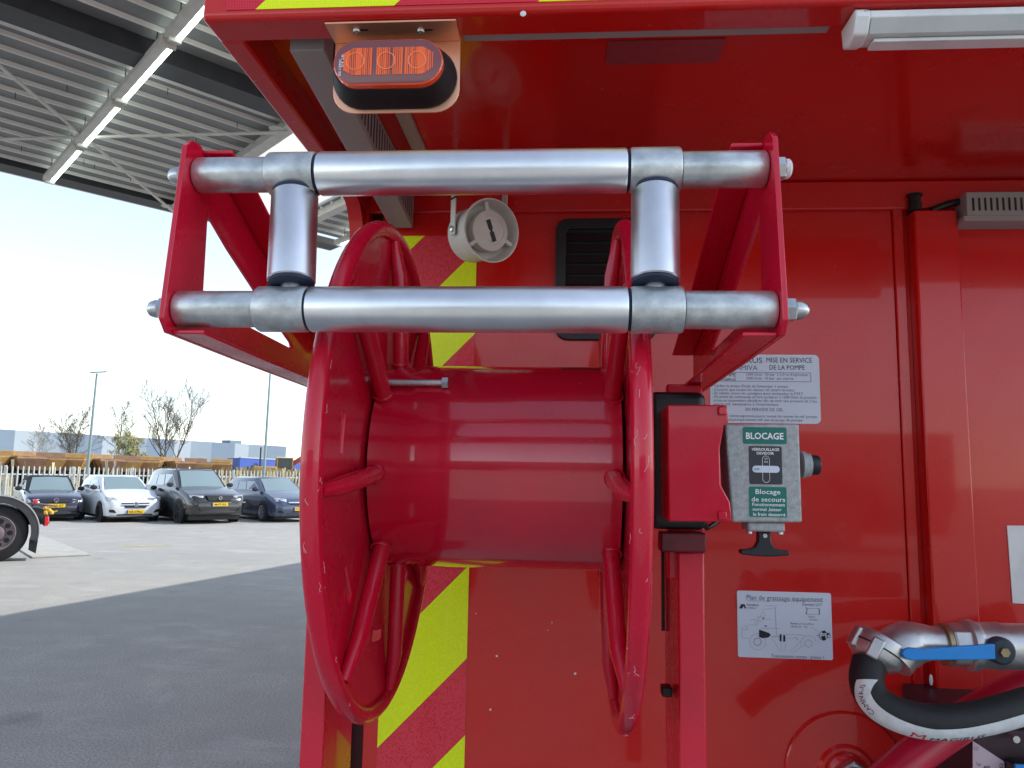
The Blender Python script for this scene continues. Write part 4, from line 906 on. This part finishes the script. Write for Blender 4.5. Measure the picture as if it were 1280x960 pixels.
# ---------------------------------------------------------------- bare trees
bark = mat('bare_bark', (.13, .115, .09), .9, noise=.25, nscale=4)
def bare_tree(name, pos, H, spread, seed, label, m=bark, tips=None, weep=0., stems=1, n1=15, tall=.72):
    random.seed(seed); T = thing(name, label, 'tree', pos, group='bare trees beyond the fence')
    tr = MB(); cr = MB(); tm = MB(); cnt = (n1, 8, 7)
    def branch(mb, p, d, L, r, lv):
        k = 6 if lv == 0 else 4; pts = [p]; rs = [r]; dd = d.copy()
        for i in range(k):
            dd = (dd+Vector((random.gauss(0, .09), random.gauss(0, .09), .05 if lv else 0))+Vector((0, 0, -weep*.10*lv))).normalized()
            pts.append(pts[-1]+dd*L/k); rs.append(max(r*(1-.8*(i+1)/k), .013))
        mb.tube(pts, rs, 8 if lv == 0 else 4 if lv < 2 else 3, caps=False)
        if lv == 3:
            if tips:
                for q in pts[1:]:
                    for _ in range(1):
                        c = q+Vector((random.gauss(0, .12), random.gauss(0, .12), random.gauss(0, .15))); f_ = Vector((random.uniform(-.07, .07), random.uniform(-.07, .07), 0)); tm.add([c-f_, c+f_, c+Vector((random.uniform(-.05, .05), 0, -.25))], [(0, 1, 2)])
            return
        for j in range(cnt[lv]):
            t = (.28 if lv == 0 else .22)+(.72 if lv == 0 else .76)*(j+random.random())/cnt[lv]; f = t*k; i = min(int(f), k-1); q = pts[i].lerp(pts[i+1], f-i); bd = (pts[i+1]-pts[i]).normalized()
            ax_ = bd.orthogonal().normalized(); ax_.rotate(Matrix.Rotation(random.uniform(0, 6.283), 3, bd))
            nd = bd.copy(); nd.rotate(Matrix.Rotation(random.uniform(.45, .95)*spread, 3, ax_)); nd.z += .16; nd.normalize()
            branch(cr, q, nd, L*(.50 if lv == 0 else .52)*random.uniform(.7, 1.15)*(1.1-.55*t), max(rs[i]*.55, .012), lv+1)
    for s_ in range(stems):
        d0 = Vector((random.gauss(0, .04+.07*(stems > 1)), random.gauss(0, .04+.07*(stems > 1)), 1)).normalized()
        branch(tr, Vector((random.gauss(0, .6*(stems > 1)), random.gauss(0, .6*(stems > 1)), 0)), d0, H*random.uniform(.86, 1.0) if stems > 1 else H, H*.0125, 0)
    tr.build('trunk', m, T, smooth=60, local=True); cr.build('crown', m, T, smooth=60, local=True)
    if tm.v: tm.build('foliage', tips, T, smooth=0, local=True)
def gpos(u, D): p = aD(u, 590, D); return (p.x, p.y, 0)
bare_tree('bare_tree', gpos(209, 96), 11.6, .85, 4, 'tall bare tree with several stems, tallest of the row', stems=3)
bare_tree('bare_tree', gpos(145, 92), 8.6, 1.25, 9, 'bare spreading tree standing beside the yellowish willow')
bare_tree('bare_tree', gpos(91, 102), 8.9, 1.0, 15, 'bare upright tree just behind the first lamp post', stems=2)
bare_tree('bare_tree', gpos(52, 108), 7.0, 1.1, 23, 'small pale bare tree in front of the warehouse wall', m=mat('pale_bark', (.26, .25, .22), .9))
bare_tree('bare_tree', gpos(75, 112), 6.6, 1.1, 31, 'thin bare sapling between two larger bare trees')
bare_tree('willow_tree', gpos(161, 88), 5.2, 1.2, 37, 'small yellow-green budding willow beside the spreading bare tree', tips=mat('willow_bud', (.36, .35, .17), .9), weep=.9)
# ---------------------------------------------------------------- construction dumpers in a row
dy = [mat('dumper_yellow', (.38, .22, .07), .6, noise=.2, nscale=1.2, dirt=(.20, .12, .06), dscale=1.5, damt=.6), mat('dumper_ochre', (.31, .175, .07), .65, noise=.25, nscale=1.2, dirt=(.16, .10, .06), dscale=1.5, damt=.7), mat('dumper_rust', (.22, .12, .07), .7, noise=.25, nscale=1.2, dirt=(.14, .08, .05), dscale=1.5, damt=.7)]
dtyre = mat('dumper_tyre', (.03, .032, .036), .8, noise=.3, nscale=2); rust_in = mat('bed_inside', (.20, .13, .085), .7, noise=.3, nscale=1.2)
def dumper(pos, rz, mi, label):
    T = thing('dump_truck', label, 'dump truck', pos, rz, group='dump trucks parked in a row')
    T.scale = (.80, .86, .84); m = dy[mi]
    W_ = 1.5
    prof = [(-3.4, 1.9), (-4.3, 3.15), (-4.0, 3.2), (1.0, 3.35), (1.2, 3.9), (1.9, 3.95), (1.5, 2.6), (.6, 1.9)]
    MB().prism(prof, lambda a, b, d: Vector((a, d*(.62+.38*min(1, (b-1.9)/1.3)), b)), -W_, W_).build('dump_bed', m, T, smooth=0, bevel=.05, local=True)
    MB().box(-3.6, .8, -W_+.2, W_-.2, 3.21, 3.36).build('bed_opening', rust_in, T, local=True, smooth=0)
    for y in (-W_-.06, W_):
        for x in (-2.6, -1.4, -.2): MB().bar((x, (y+.03)*.66, 1.95), (x, y+.03, 3.15), .12, .10, up=(0, 1, 0)).build('bed_rib', m, T, local=True, smooth=0)
    MB().add([(-4.32, -W_, 3.1), (-4.32, W_, 3.1), (-3.45, W_*.62, 1.86), (-3.45, -W_*.62, 1.86), (-4.42, -W_, 3.05), (-4.42, W_, 3.05), (-3.52, W_*.62, 1.8), (-3.52, -W_*.62, 1.8)], [(0, 1, 2, 3), (4, 7, 6, 5), (0, 4, 5, 1), (1, 5, 6, 2), (2, 6, 7, 3), (3, 7, 4, 0)]).build('tailgate', dy[(mi+1) % 3], T, local=True, smooth=0)
    MB().box(-3.2, 5.2, -.55, .55, 1.0, 1.85).build('chassis', dtyre, T, local=True, smooth=0)
    MB().box(2.2, 5.6, -1.35, 1.35, 1.1, 2.1).build('bonnet', m, T, local=True, bevel=.08)
    MB().box(2.3, 3.9, -.85, .85, 2.1, 3.5).build('cab', m, T, local=True, bevel=.1)
    MB().box(2.25, 3.95, -.86, .86, 2.6, 3.25).build('cab_window', mat('machine_glass', (.03, .04, .05), .1), T, local=True, smooth=0)
    for x in (-2.4, -.6, 4.2):
        for s_ in (-1, 1):
            wl = MB().lathe([(.35, -.3), (.78, -.3), (.88, -.2), (.88, .2), (.78, .3), (.35, .3)], (x, s_*1.18, .88), (0, s_, 0), 22).build('wheel', dtyre, T, local=True)
            MB().lathe([(.42, .301), (.30, .22), (.1, .24)], (x, s_*1.18, .88), (0, s_, 0), 16).build('hub', m, wl, local=True)
KIND = ('golden yellow', 'ochre', 'rusty brown'); WHERE = ('beyond the fence at the lorry end of the row', 'beyond the navy soft-top car', 'beyond the gap between navy and white cars', 'beyond the lamp post by the white hatchback', 'beyond the white hatchback, under the spreading bare tree', 'beyond the budding willow', 'below the tallest bare tree', 'beyond the black off-road estate', 'beyond the roof rails of the black estate', 'beyond the reeds next to the loader')
for k, (u, D) in enumerate(((-8, 70), (27, 72), (62, 75), (95, 78), (127, 81), (158, 84), (188, 87), (217, 90), (246, 93), (276, 96))):
    p = aD(u, 590, D); dumper((p.x, p.y, 0), math.atan2(.86, -.5)+(-.12, .35, .1)[k % 3], k % 3, KIND[k % 3]+' dump truck '+WHERE[k])
# wheel loader near the reeds: yellow body with dark glazed cab
p = aD(352, 590, 88)
wlr = thing('wheel_loader', 'yellow wheel loader with dark glazed cab behind the reeds', 'loader', (p.x, p.y, 0), R_(25))
MB().box(-3.2, -.6, -1.2, 1.2, 1.1, 2.4).build('engine_cover', dy[0], wlr, local=True, bevel=.15)
MB().box(-.6, 1.1, -.95, .95, 1.2, 3.35).build('cab_window', MATS['machine_glass'], wlr, local=True, bevel=.05)
MB().box(-.75, 1.25, -1.0, 1.0, 3.35, 3.5).build('cab_roof', mat('cream_roof', (.62, .55, .38), .5), wlr, local=True, bevel=.05)
for x in (-.6, 1.1):
    for y in (-.95, .95): MB().box(x-.06, x+.06, y-.06, y+.06, 1.2, 3.35).build('cab_post', dy[0], wlr, local=True)
MB().box(1.1, 3.0, -.5, .5, 1.0, 1.8).build('front_frame', dy[0], wlr, local=True, bevel=.05)
for y in (-.7, .7): MB().bar((1.6, y, 1.6), (4.2, y, 1.2), .25, .4).build('lift_arm', dy[0], wlr, local=True)
MB().prism([(4.0, .4), (5.0, .3), (5.2, .5), (4.5, .8), (4.3, 1.7), (4.0, 1.8)], lambda a, b, d: Vector((a, d, b)), -1.5, 1.5).build('bucket', dy[1], wlr, local=True)
MB().cyl((-2.4, .5, 2.4), (-2.4, .5, 4.6), .09, n=10).build('exhaust', dtyre, wlr, local=True)
for x in (-1.9, 1.9):
    for s_ in (-1, 1): MB().lathe([(.3, -.3), (.7, -.3), (.8, -.2), (.8, .2), (.7, .3), (.3, .3)], (x, s_*1.15, .8), (0, s_, 0), 20).build('wheel', dtyre, wlr, local=True)
# red jib beyond
p = aD(384, 590, 90)
jb = thing('red_crane_arm', 'sloping red machine boom above the yellow loader', 'crane', (p.x, p.y, 0))
MB().bar((p.x+1.5, p.y, 4.9), (p.x-1.9, p.y, 2.7), .4, .5).build('boom', mat('faded_red', (.5, .10, .08), .5), jb)
MB().bar((p.x+1.4, p.y, 0), (p.x+1.4, p.y, 4.7), .5, .5, up=(1, 0, 0)).build('mast', MATS['faded_red'], jb)
# ---------------------------------------------------------------- parked cars
glass_m = mat('car_glass', (.17, .235, .25), .05, coat=1., spec=.8)
chrome = mat('chrome', (.75, .76, .78), .12, 1.)
tyre = mat('car_tyre', (.018, .018, .02), .8)
silver = mat('alloy_silver', (.62, .64, .67), .3, .9)
darkrim = mat('dark_alloy', (.04, .04, .045), .35, .7)
plate_y = mat('plate_yellow', (.78, .50, .01), .45); plate_b = mat('plate_blue', (.02, .05, .35), .45)
blk = mat('car_black_trim', (.015, .016, .018), .5)
lamp_gl = mat('headlamp_glass', (.50, .53, .55), .12, .4, coat=1., noise=.25, nscale=22)
def car(name, label, pos, rz, L, W, H, wb, paint, S, plate_txt, rim_m, roof_m_=None):
    """S: dict of profile numbers, x forward"""
    T = thing(name, label, 'car', pos, rz, group='cars parked along the fence')
    hw = W/2; xf = L/2; xr = -L/2; gc = S.get('gc', .17)
    # lower body: stations front to rear (x, half width, z bottom, z top, crown)
    st = [(xf, hw*.70, gc+.16, S['zn']-.22, .01), (xf-.04, hw*.82, gc+.05, S['zn']-.08, .015), (xf-.16, hw*.925, gc, S['zn'], .02), (xf-.42, hw*.985, gc, S['zn']+.045, .035), (S['xw']+.25, hw, gc, S['zh']-.02, .05), (S['xw'], hw, gc, S['zh']+.01, .04),
          (0, hw, gc, S['zb'], .02), (S['xd'], hw*.99, gc, S['zb']+.03, .02), (xr+.25, hw*.96, gc+.05, S['zb']+.02, .02), (xr+.06, hw*.88, gc+.10, S['zb']-.05, .01), (xr, hw*.78, gc+.2, S['zb']-.22, .01)]
    rings = []
    for x, w_, zb, zt, cr in st:
        h = zt-zb; half = [(w_*.80, zb), (w_*.95, zb+h*.06), (w_*.985, zb+h*.25), (w_, zb+h*.50), (w_*.985, zb+h*.76), (w_*.955, zb+h*.90), (w_*.90, zt), (w_*.60, zt+cr*.7), (w_*.2, zt+cr)]
        rings.append([Vector((x, y, z)) for y, z in half]+[Vector((x, -y, z)) for y, z in half[::-1]])
    MB().loft(rings).build('body', paint, T, smooth=42, local=True)
    # cabin shell
    xw, xt, xc, xd = S['xw'], S['xt'], S['xc'], S['xd']; zb0 = S['zh']-.02; wb0 = hw*.90; wr = hw*S.get('tuck', .70)
    low = [(xw, wb0*.93, zb0), ((xw+xt)/2-.05, wb0, S['zb']), (xc, wb0, S['zb']), (xd, wb0*.90, S['zb']+.02)]
    lo = [(xw+.03, 0, zb0+.02)]+low+[(xd-.05, 0, S['zb']+.02)]
    hi = [(xt+.06, 0, H-.02), (xt, wr*.93, H-.045), (xt-.25, wr, H-.035), (xc+.1, wr, H-.045), (xc-.25, wr*.93, H-.10), (xc-.29, 0, H-.07)]
    def loop(P): return [Vector(p) for p in P]+[Vector((p[0], -p[1], p[2])) for p in P[-2:0:-1]]
    mid = [(a[0]*.25+b[0]*.75, a[1]*.22+b[1]*.78+(.015 if a[1] else 0), a[2]*.2+b[2]*.8) for a, b in zip(lo, hi)]
    crown = [(p[0]*.86+.0*xt-(.03), p[1]*.75, H+.0) for p in hi]
    rm = roof_m_ or paint
    MB().loft([loop(lo), loop(mid), loop(hi), loop(crown)]).build('cabin', rm, T, smooth=38, local=True)
    def pane(P, nm, m=glass_m, push=.006, par=None):
        P = [Vector(p) for p in P]; n_ = (P[1]-P[0]).cross(P[2]-P[0]).normalized(); c = sum(P, Vector())/len(P)
        if n_.dot(c-Vector((S['xd']*.2, 0, S['zb']+.1))) < 0: n_ = -n_
        n = len(P); return MB().add([p+n_*push for p in P]+[p-n_*.02 for p in P], [tuple(range(n)), tuple(range(n, 2*n))[::-1]]+[(i, (i+1) % n, n+(i+1) % n, n+i) for i in range(n)]).build(nm, m, T, smooth=0, local=True)
    # windscreen (two halves of a shallow wedge joined), side windows, rear window
    A = Vector(lo[1]); B = Vector(hi[1]); C0 = Vector(lo[0]); C1 = Vector(hi[0])
    def mir(p): return Vector((p.x, -p.y, p.z))
    ws = []
    f0, f1 = .05, .93
    cols = [A.lerp(C0, .10), A.lerp(C0, .55), C0, mir(A).lerp(C0, .55), mir(A).lerp(C0, .10)]; tops = [B.lerp(C1, .10), B.lerp(C1, .55), C1, mir(B).lerp(C1, .55), mir(B).lerp(C1, .10)]
    mb = MB(); off_ = Vector((.012, 0, .014))
    for t_ in (f0, .5, f1):
        for a_, b_ in zip(cols, tops):
            q = a_.lerp(b_, t_); bul = .018*math.sin(math.pi*t_); mb.v.append(q+off_+Vector((bul, 0, bul)))
    mb.f = [(r*5+k, r*5+k+1, (r+1)*5+k+1, (r+1)*5+k) for r in range(2) for k in range(4)]
    mb.build('windscreen', glass_m, T, smooth=60, local=True)
    for s_ in (1, -1):
        def sp(f, t_):       # point on the side: f 0 rear..1 front along, t_ 0 belt..1 roof
            a_ = Vector(low[2]).lerp(Vector(low[1]), f) if f <= 1 else Vector(low[1]).lerp(Vector(low[0]), f-1)
            m_ = Vector(mid[3]).lerp(Vector(mid[2]), f) if f <= 1 else Vector(mid[2]).lerp(Vector(mid[1]), f-1)
            q = a_.lerp(m_, t_); return Vector((q.x, q.y*s_, q.z))
        for quad in S['win']:
            pane([sp(*q) for q in quad], 'side_window')
        # mirror
        mp = Vector((xw-.24, s_*(hw+.055), S['zh']+.08))
        MB().lathe([(.02, -.07), (.075, -.04), (.085, .02), (.07, .05), (.02, .06)], mp, (1, 0, 0), 14, 1.25, .9).build('mirror', S.get('mirror', blk), T, local=True)
        # wheels with arches
        for xw_ in (wb/2+S.get('wo', 0), -wb/2+S.get('wo', 0)):
            r = S['wr']; cy = s_*(hw-.115)
            MB().lathe([(r+.055, -.02), (r+.055, .014), (r+.03, .016)], (xw_, s_*(hw-.013), r), (0, s_, 0), 30).build('wheel_arch', blk, T, local=True)
            wl = MB().lathe([(r*.66, -.105), (r*.95, -.105), (r, -.075), (r, .075), (r*.95, .108), (r*.70, .112), (r*.67, .09)], (xw_, cy+s_*.03, r), (0, s_, 0), 32).build('wheel', tyre, T, local=True)
            rimm = MB(); cc = Vector((xw_, cy+s_*.03, r))
            rimm.lathe([(r*.67, .075), (r*.68, .110), (r*.63, .112), (r*.60, .07)], cc, (0, s_, 0), 28)
            for k in range(S.get('sp', 6)):
                a_ = 2*math.pi*k/S.get('sp', 6); d_ = Vector((math.cos(a_), 0, math.sin(a_)))
                rimm.bar(cc+Vector((0, s_*.105, 0))+d_*.02, cc+Vector((0, s_*.098, 0))+d_*r*.64, .05, .02, up=(0, 1, 0))
            rimm.build('rim', rim_m, wl, local=True)
        # head lamp
        y0, y1, z0, z1, sw = S['lamp']
        P = [(xf-.02-S['lk']*.3, s_*y0, z0), (xf-.02-S['lk'], s_*y1, z0+.02), (xf-.10-S['lk']*1.5, s_*(y1+.03), z1+sw), (xf-.06-S['lk']*.6, s_*y0, z1)]
        M_ = MB(); c = sum((Vector(p) for p in P), Vector())/4
        ring0 = []; 
        for k in range(16):
            t_ = k/16*4; i = int(t_); q = Vector(P[i]).lerp(Vector(P[(i+1) % 4]), t_-i); ring0.append(q)
        ring1 = [c+(q-c)*.86+Vector((.05, s_*.02, .012)) for q in ring0]; ring2 = [c+(q-c)*.55+Vector((.065, s_*.028, .016)) for q in ring0]; ringb = [q-Vector((.12, s_*.04, 0)) for q in ring0]
        hl = M_.loft([ringb, ring0, ring1, ring2]).build('headlight', lamp_gl, T, smooth=60, local=True)
        MB().lathe([(.055, 0), (.05, .012), (.03, .004)], c+Vector((.058, s_*.015, .012)), (1, s_*.4, .1), 16).build('reflector', chrome, hl, local=True)
        if S.get('fog'):
            fy, fz, fw_, fh_ = S['fog']
            P = [(xf-.03, s_*(fy-fw_), fz-fh_), (xf-.10, s_*(fy+fw_), fz-fh_*.6), (xf-.10, s_*(fy+fw_), fz+fh_), (xf-.03, s_*(fy-fw_*.3), fz+fh_*.8)]
            pane([(p[0]+.045, p[1], p[2]) for p in P], 'fog_recess', blk, .012)
    # grille, lower intake, plate, badge
    gw0, gw1, gz0, gz1 = S['grille']
    def fx(y): return xf+.012-.10*(abs(y)/hw)**2
    def curved(y1, z0, z1, y2, thick, m, nm, dx=0., par=T):
        ys = [-1, -.6, -.2, .2, .6, 1]; mb = MB()
        for k, q in enumerate(ys):
            yy0 = q*y1; yy1 = q*y2
            mb.v += [Vector((fx(yy0)+dx, yy0, z0)), Vector((fx(yy1)+dx-.02, yy1, z1)), Vector((fx(yy1)+dx-.02-thick, yy1, z1)), Vector((fx(yy0)+dx-thick, yy0, z0))]
        n = len(ys)
        mb.f = [(k*4+j, (k+1)*4+j, (k+1)*4+(j+1) % 4, k*4+(j+1) % 4) for k in range(n-1) for j in range(4)]+[(0, 1, 2, 3), tuple((n-1)*4+j for j in (3, 2, 1, 0))]
        return mb.build(nm, m, par, smooth=40, local=True)
    gr = curved(gw0, gz0, gz1, gw1, .14, blk, 'grille', S.get('gdx', .012))
    if S.get('bar'): curved(gw1*.98, (gz0+gz1)/2-.018+.02, (gz0+gz1)/2+.022+.02, gw1, .05, chrome, 'grille_bar', S.get('gdx', .012)+.014)
    iw, iz0, iz1 = S['intake']; curved(iw, iz0, iz1, iw*.96, .14, blk, 'lower_intake', .016)
    pz = S['plate']; px_ = xf+.034
    pl_ = MB().box(px_-.02, px_, -.26, .26, pz-.055, pz+.055).build('number_plate', plate_y, T, local=True, smooth=0)
    MB().box(px_-.015, px_+.002, -.26, -.22, pz-.054, pz+.054).build('country_band', plate_b, pl_, local=True, smooth=0)
    lettering(plate_txt, (px_+.003, -.19, pz-.035), (0, 1, 0), (0, 0, 1), .40, .07, ink, pl_, .06, local=True)
    bz, br_ = S['badge']; ring = [(xf+S.get('bdx', .035), br_*math.cos(2*math.pi*k/20), bz+br_*math.sin(2*math.pi*k/20)) for k in range(20)]
    mb = MB().tube(ring, br_*.17, 6, closed=True)
    if S.get('bkind') == 'v': mb.bar((xf+S.get('bdx', .035), -br_*.5, bz+br_*.8), (xf+S.get('bdx', .035), 0, bz-br_*.8), .012, .016, up=(1, 0, 0)); mb.bar((xf+S.get('bdx', .035), br_*.5, bz+br_*.8), (xf+S.get('bdx', .035), 0, bz-br_*.8), .012, .016, up=(1, 0, 0))
    else: mb.bar((xf+S.get('bdx', .035), -br_, bz-.02), (xf+S.get('bdx', .035), br_, bz+.02), .012, .018, up=(1, 0, 0))
    mb.build('badge', chrome, T, local=True)
    MB().box(xr+.35, xf-.35, -hw+.14, hw-.14, .12, gc+.08).build('underbody', blk, T, local=True)
    if S.get('bumper'):
        curved(hw*.93, S['bumper'][0], S['bumper'][1], hw*.93, .10, blk, 'bumper_strip', .014)
    if S.get('rails'):
        for s_ in (1, -1): MB().tube([(xt-.1, s_*(wr-.07), H-.01), (xt-.25, s_*(wr-.06), H+.045), (xc+.1, s_*(wr-.06), H+.04), (xc-.1, s_*(wr-.07), H-.03)], .017, 8).build('roof_rail', blk, T, local=True)
    return T
def paint(n, c, r=.25, met=0.): return mat(n, c, r, met, coat=1., noise=.02)
W4 = [[(.02, .10), (.47, .10), (.47, .86), (.06, .84)], [(.52, .10), (1.0, .10), (1.55, .12), (1.0, .86), (.52, .88)]]
W6 = [[(-.0, .12), (.30, .12), (.30, .84), (.08, .78)], [(.34, .10), (.64, .10), (.64, .88), (.34, .86)], [(.68, .10), (1.0, .10), (1.5, .12), (1.0, .86), (.68, .88)]]
CRZ = R_(-41)
def cpos(u, v, L, W=0, rz=CRZ):     # front bumper centre on the ground -> car centre
    p = aZ(u, v, 0); return (p.x-math.cos(rz)*L/2, p.y-math.sin(rz)*L/2, 0)
car('parked_car', 'dark navy soft-top hatchback with round-ended headlights parked beside the lorry', cpos(68, 652, 4.1, rz=R_(-48)), R_(-48), 4.1, 1.70, 1.43, 2.48, paint('navy_paint', (.014, .014, .035)),
    dict(zn=.74, zh=.93, zb=.95, xw=.72, xt=.08, xc=-1.25, xd=-1.75, win=W4, wr=.31, lamp=(.42, .74, .57, .70, -.0), lk=.10, grille=(.40, .40, .60, .70), intake=(.62, .24, .34), plate=.50, badge=(.665, .062), bkind='v', bumper=(.42, .50), sp=6), '63-RB-GT', darkrim, mat('soft_top', (.012, .012, .016), .8))
car('parked_car', 'white hatchback with wide dark grille parked between two dark cars', cpos(168, 653, 4.02, rz=R_(-43)), R_(-43), 4.02, 1.75, 1.48, 2.51, paint('white_paint', (.66, .68, .70)),
    dict(zn=.76, zh=1.0, zb=1.0, xw=.95, xt=.15, xc=-1.35, xd=-1.85, win=W4, wr=.31, lamp=(.48, .80, .66, .75, .06), lk=.16, grille=(.30, .44, .46, .62), gdx=.02, bar=True, intake=(.55, .22, .27), plate=.34, badge=(.575, .07), bdx=.05, fog=(.66, .36, .10, .055), sp=10), 'KB-578-L', darkrim)
car('parked_car', 'tall black off-road estate with roof rails and dark wheels by the fence', cpos(273, 655, 4.8, rz=R_(-43)), R_(-43), 4.8, 1.90, 1.74, 2.86, paint('black_paint', (.012, .013, .015)),
    dict(gc=.26, zn=.88, zh=1.13, zb=1.14, xw=.95, xt=.20, xc=-1.85, xd=-2.25, win=W6, wr=.37, lamp=(.46, .84, .74, .89, .02), lk=.16, grille=(.36, .42, .74, .90), gdx=.02, intake=(.62, .36, .46), plate=.62, badge=(.82, .05), bdx=.05, fog=(.66, .46, .10, .04), bumper=(.66, .70), rails=True, sp=5, tuck=.72), '48-PT-RX', darkrim)
car('parked_car', 'blue-grey estate car with silver wheels partly hidden by the reel', cpos(375, 653, 4.7, rz=R_(-43)), R_(-43), 4.7, 1.81, 1.50, 2.68, paint('blue_grey_paint', (.055, .075, .13), .25, .35),
    dict(zn=.76, zh=1.0, zb=1.01, xw=1.05, xt=.20, xc=-1.75, xd=-2.2, win=W6, wr=.325, lamp=(.46, .82, .66, .78, .05), lk=.18, grille=(.34, .46, .60, .70), gdx=.02, bar=True, intake=(.50, .26, .38), plate=.45, badge=(.66, .06), bdx=.05, fog=(.70, .36, .09, .05), sp=7), '17-PLB-3', silver)
# ---------------------------------------------------------------- lorry at the left edge
TY = 13.0
wc = aY(-6, 667, TY); wc = Vector((wc.x, TY, .50))
lor = thing('parked_lorry', 'rear end of a dark lorry chassis with big wheel and mudguard', 'lorry', (wc.x, TY, 0), R_(36))
MB().lathe([(.30, .0), (.43, -.005), (.49, .03), (.50, .08), (.50, .26), (.47, .31)], wc, (0, 1, 0), 48, cap0=False).build('tyre', rubber, lor, smooth=40)
rim_l = mat('dusty_mauve_rim', (.22, .17, .18), .5, .4, noise=.2, nscale=10)
rm_ = MB().lathe([(.312, -.004), (.300, -.008), (.285, .005), (.275, .06), (.16, .075), (.13, .03), (.10, .02)], wc, (0, 1, 0), 40, cap0=False).build('rim', rim_l, lor)
for k in range(10):
    a = 2*math.pi*k/10; MB().lathe([(.045, 0), (.045, .006)], wc+Vector((.215*math.cos(a), .062, .215*math.sin(a))), (0, -1, 0), 12).build('rim_hole', blackp, rm_)
MB().lathe([(.30, .32), (.49, .34), (.50, .58), (.47, .62)], wc, (0, 1, 0), 40).build('tyre', rubber, lor, smooth=40)
guard = MB(); gm = mat('mudguard_grey', (.045, .048, .052), .5, noise=.2, nscale=8)
ring = []
for k in range(25):
    a = R_(-14+194*k/24); c, s_ = math.cos(a), math.sin(a)
    for r, y in ((.60, -.05), (.66, -.05), (.66, .62), (.60, .62)): guard.v.append(wc+Vector((r*c, y, r*s_)))
guard.f = [(i*4+j, (i+1)*4+j, (i+1)*4+(j+1) % 4, i*4+(j+1) % 4) for i in range(24) for j in range(4)]+[(0, 1, 2, 3), (99, 98, 97, 96)]
guard.build('mudguard', gm, lor, smooth=40)
sk_ = MB(); AA = [R_(-12+192*k/24) for k in range(25)]
plate = [(r*math.cos(a), r*math.sin(a)) for r, seq in ((.655, AA), (.535, AA[::-1])) for a in seq]
for a in AA:
    for r in (.535, .655): sk_.v.append(wc+Vector((r*math.cos(a), -.056, r*math.sin(a))))
sk_.f = [(2*i, 2*i+1, 2*i+3, 2*i+2) for i in range(24)]
sk_.build('mudguard_skirt', gm, lor, smooth=0)
tr_ = MB().tube([wc+Vector((.665*math.cos(R_(a)), -.055, .665*math.sin(R_(a)))) for a in range(-10, 181, 8)], .012, 8).build('mudguard_edge', mat('grey_edge', (.35, .35, .34), .5), lor)
e = wc+Vector((.62, 0, -.15)); MB().prism([(e.x-.10, e.z+.02), (e.x+.035, e.z+.02), (e.x+.02, e.z-.22), (e.x-.10, e.z-.15)], onY, TY-.03, TY+.50).build('mud_flap', rubber, lor)
MB().box(wc.x-7, wc.x+.70, TY+.35, TY+.45, .62, .92).build('chassis_rail', gm, lor, bevel=.02)
MB().box(wc.x-7, wc.x+.25, TY+1.35, TY+1.45, .62, .92).build('chassis_rail', gm, lor, bevel=.02)
MB().prism([(wc.x+.45, .94), (wc.x+.60, .96), (wc.x+.76, .90), (wc.x+.82, .66), (wc.x+.74, .60), (wc.x+.64, .70)], onY, TY+.08, TY+.30).build('rear_crossmember', gm, lor, bevel=.02)
MB().tube([(wc.x+.40, TY+.04, 1.03), (wc.x+.66, TY+.04, 1.01), (wc.x+.90, TY+.04, .97)], .016, 8).build('air_line', rim_l, lor)
rl = wc+Vector((.76, 0, .20))
MB().box(rl.x-.03, rl.x+.035, TY-.02, TY+.08, rl.z-.08, rl.z+.085).build('tail_lamp', mat('red_lens', (.75, .012, .02), .2, coat=1.), lor, bevel=.012)
yl = mat('yellow_coupling', (.70, .42, .04), .5)
for dx, dz, s_ in ((-.02, .16, .05), (.03, .20, .04), (.07, .16, .045), (-.04, .24, .035)): MB().lathe([(.02, -.03), (s_*.8, -.02), (s_*.8, .02), (.02, .03)], (rl.x+dx, TY, rl.z+dz), (1, -.5, .3), 10).build('coupling_head', yl, lor)
MB().tube([(rl.x-.05, TY, rl.z+.26), (rl.x+.02, TY-.02, rl.z+.22), (rl.x+.10, TY, rl.z+.17), (rl.x+.16, TY, rl.z+.19)], .012, 7).build('yellow_line', yl, lor)
MB().lathe([(.042, 0), (.036, .02), (.012, .03)], wc+Vector((.56, .0, .56)), (0, -1, 0), 16).build('side_reflector', MATS['red_lens'], lor)
MB().box(wc.x-9.5, wc.x-4.0, TY+.2, TY+1.9, 1.05, 3.2).build('lorry_cab', mat('lorry_paint', (.10, .11, .13), .3, coat=1.), lor, bevel=.08)
MB().lathe([(.30, .0), (.46, 0), (.50, .06), (.50, .3)], wc+Vector((-5.2, 0, 0)), (0, 1, 0), 32).build('tyre', rubber, lor)
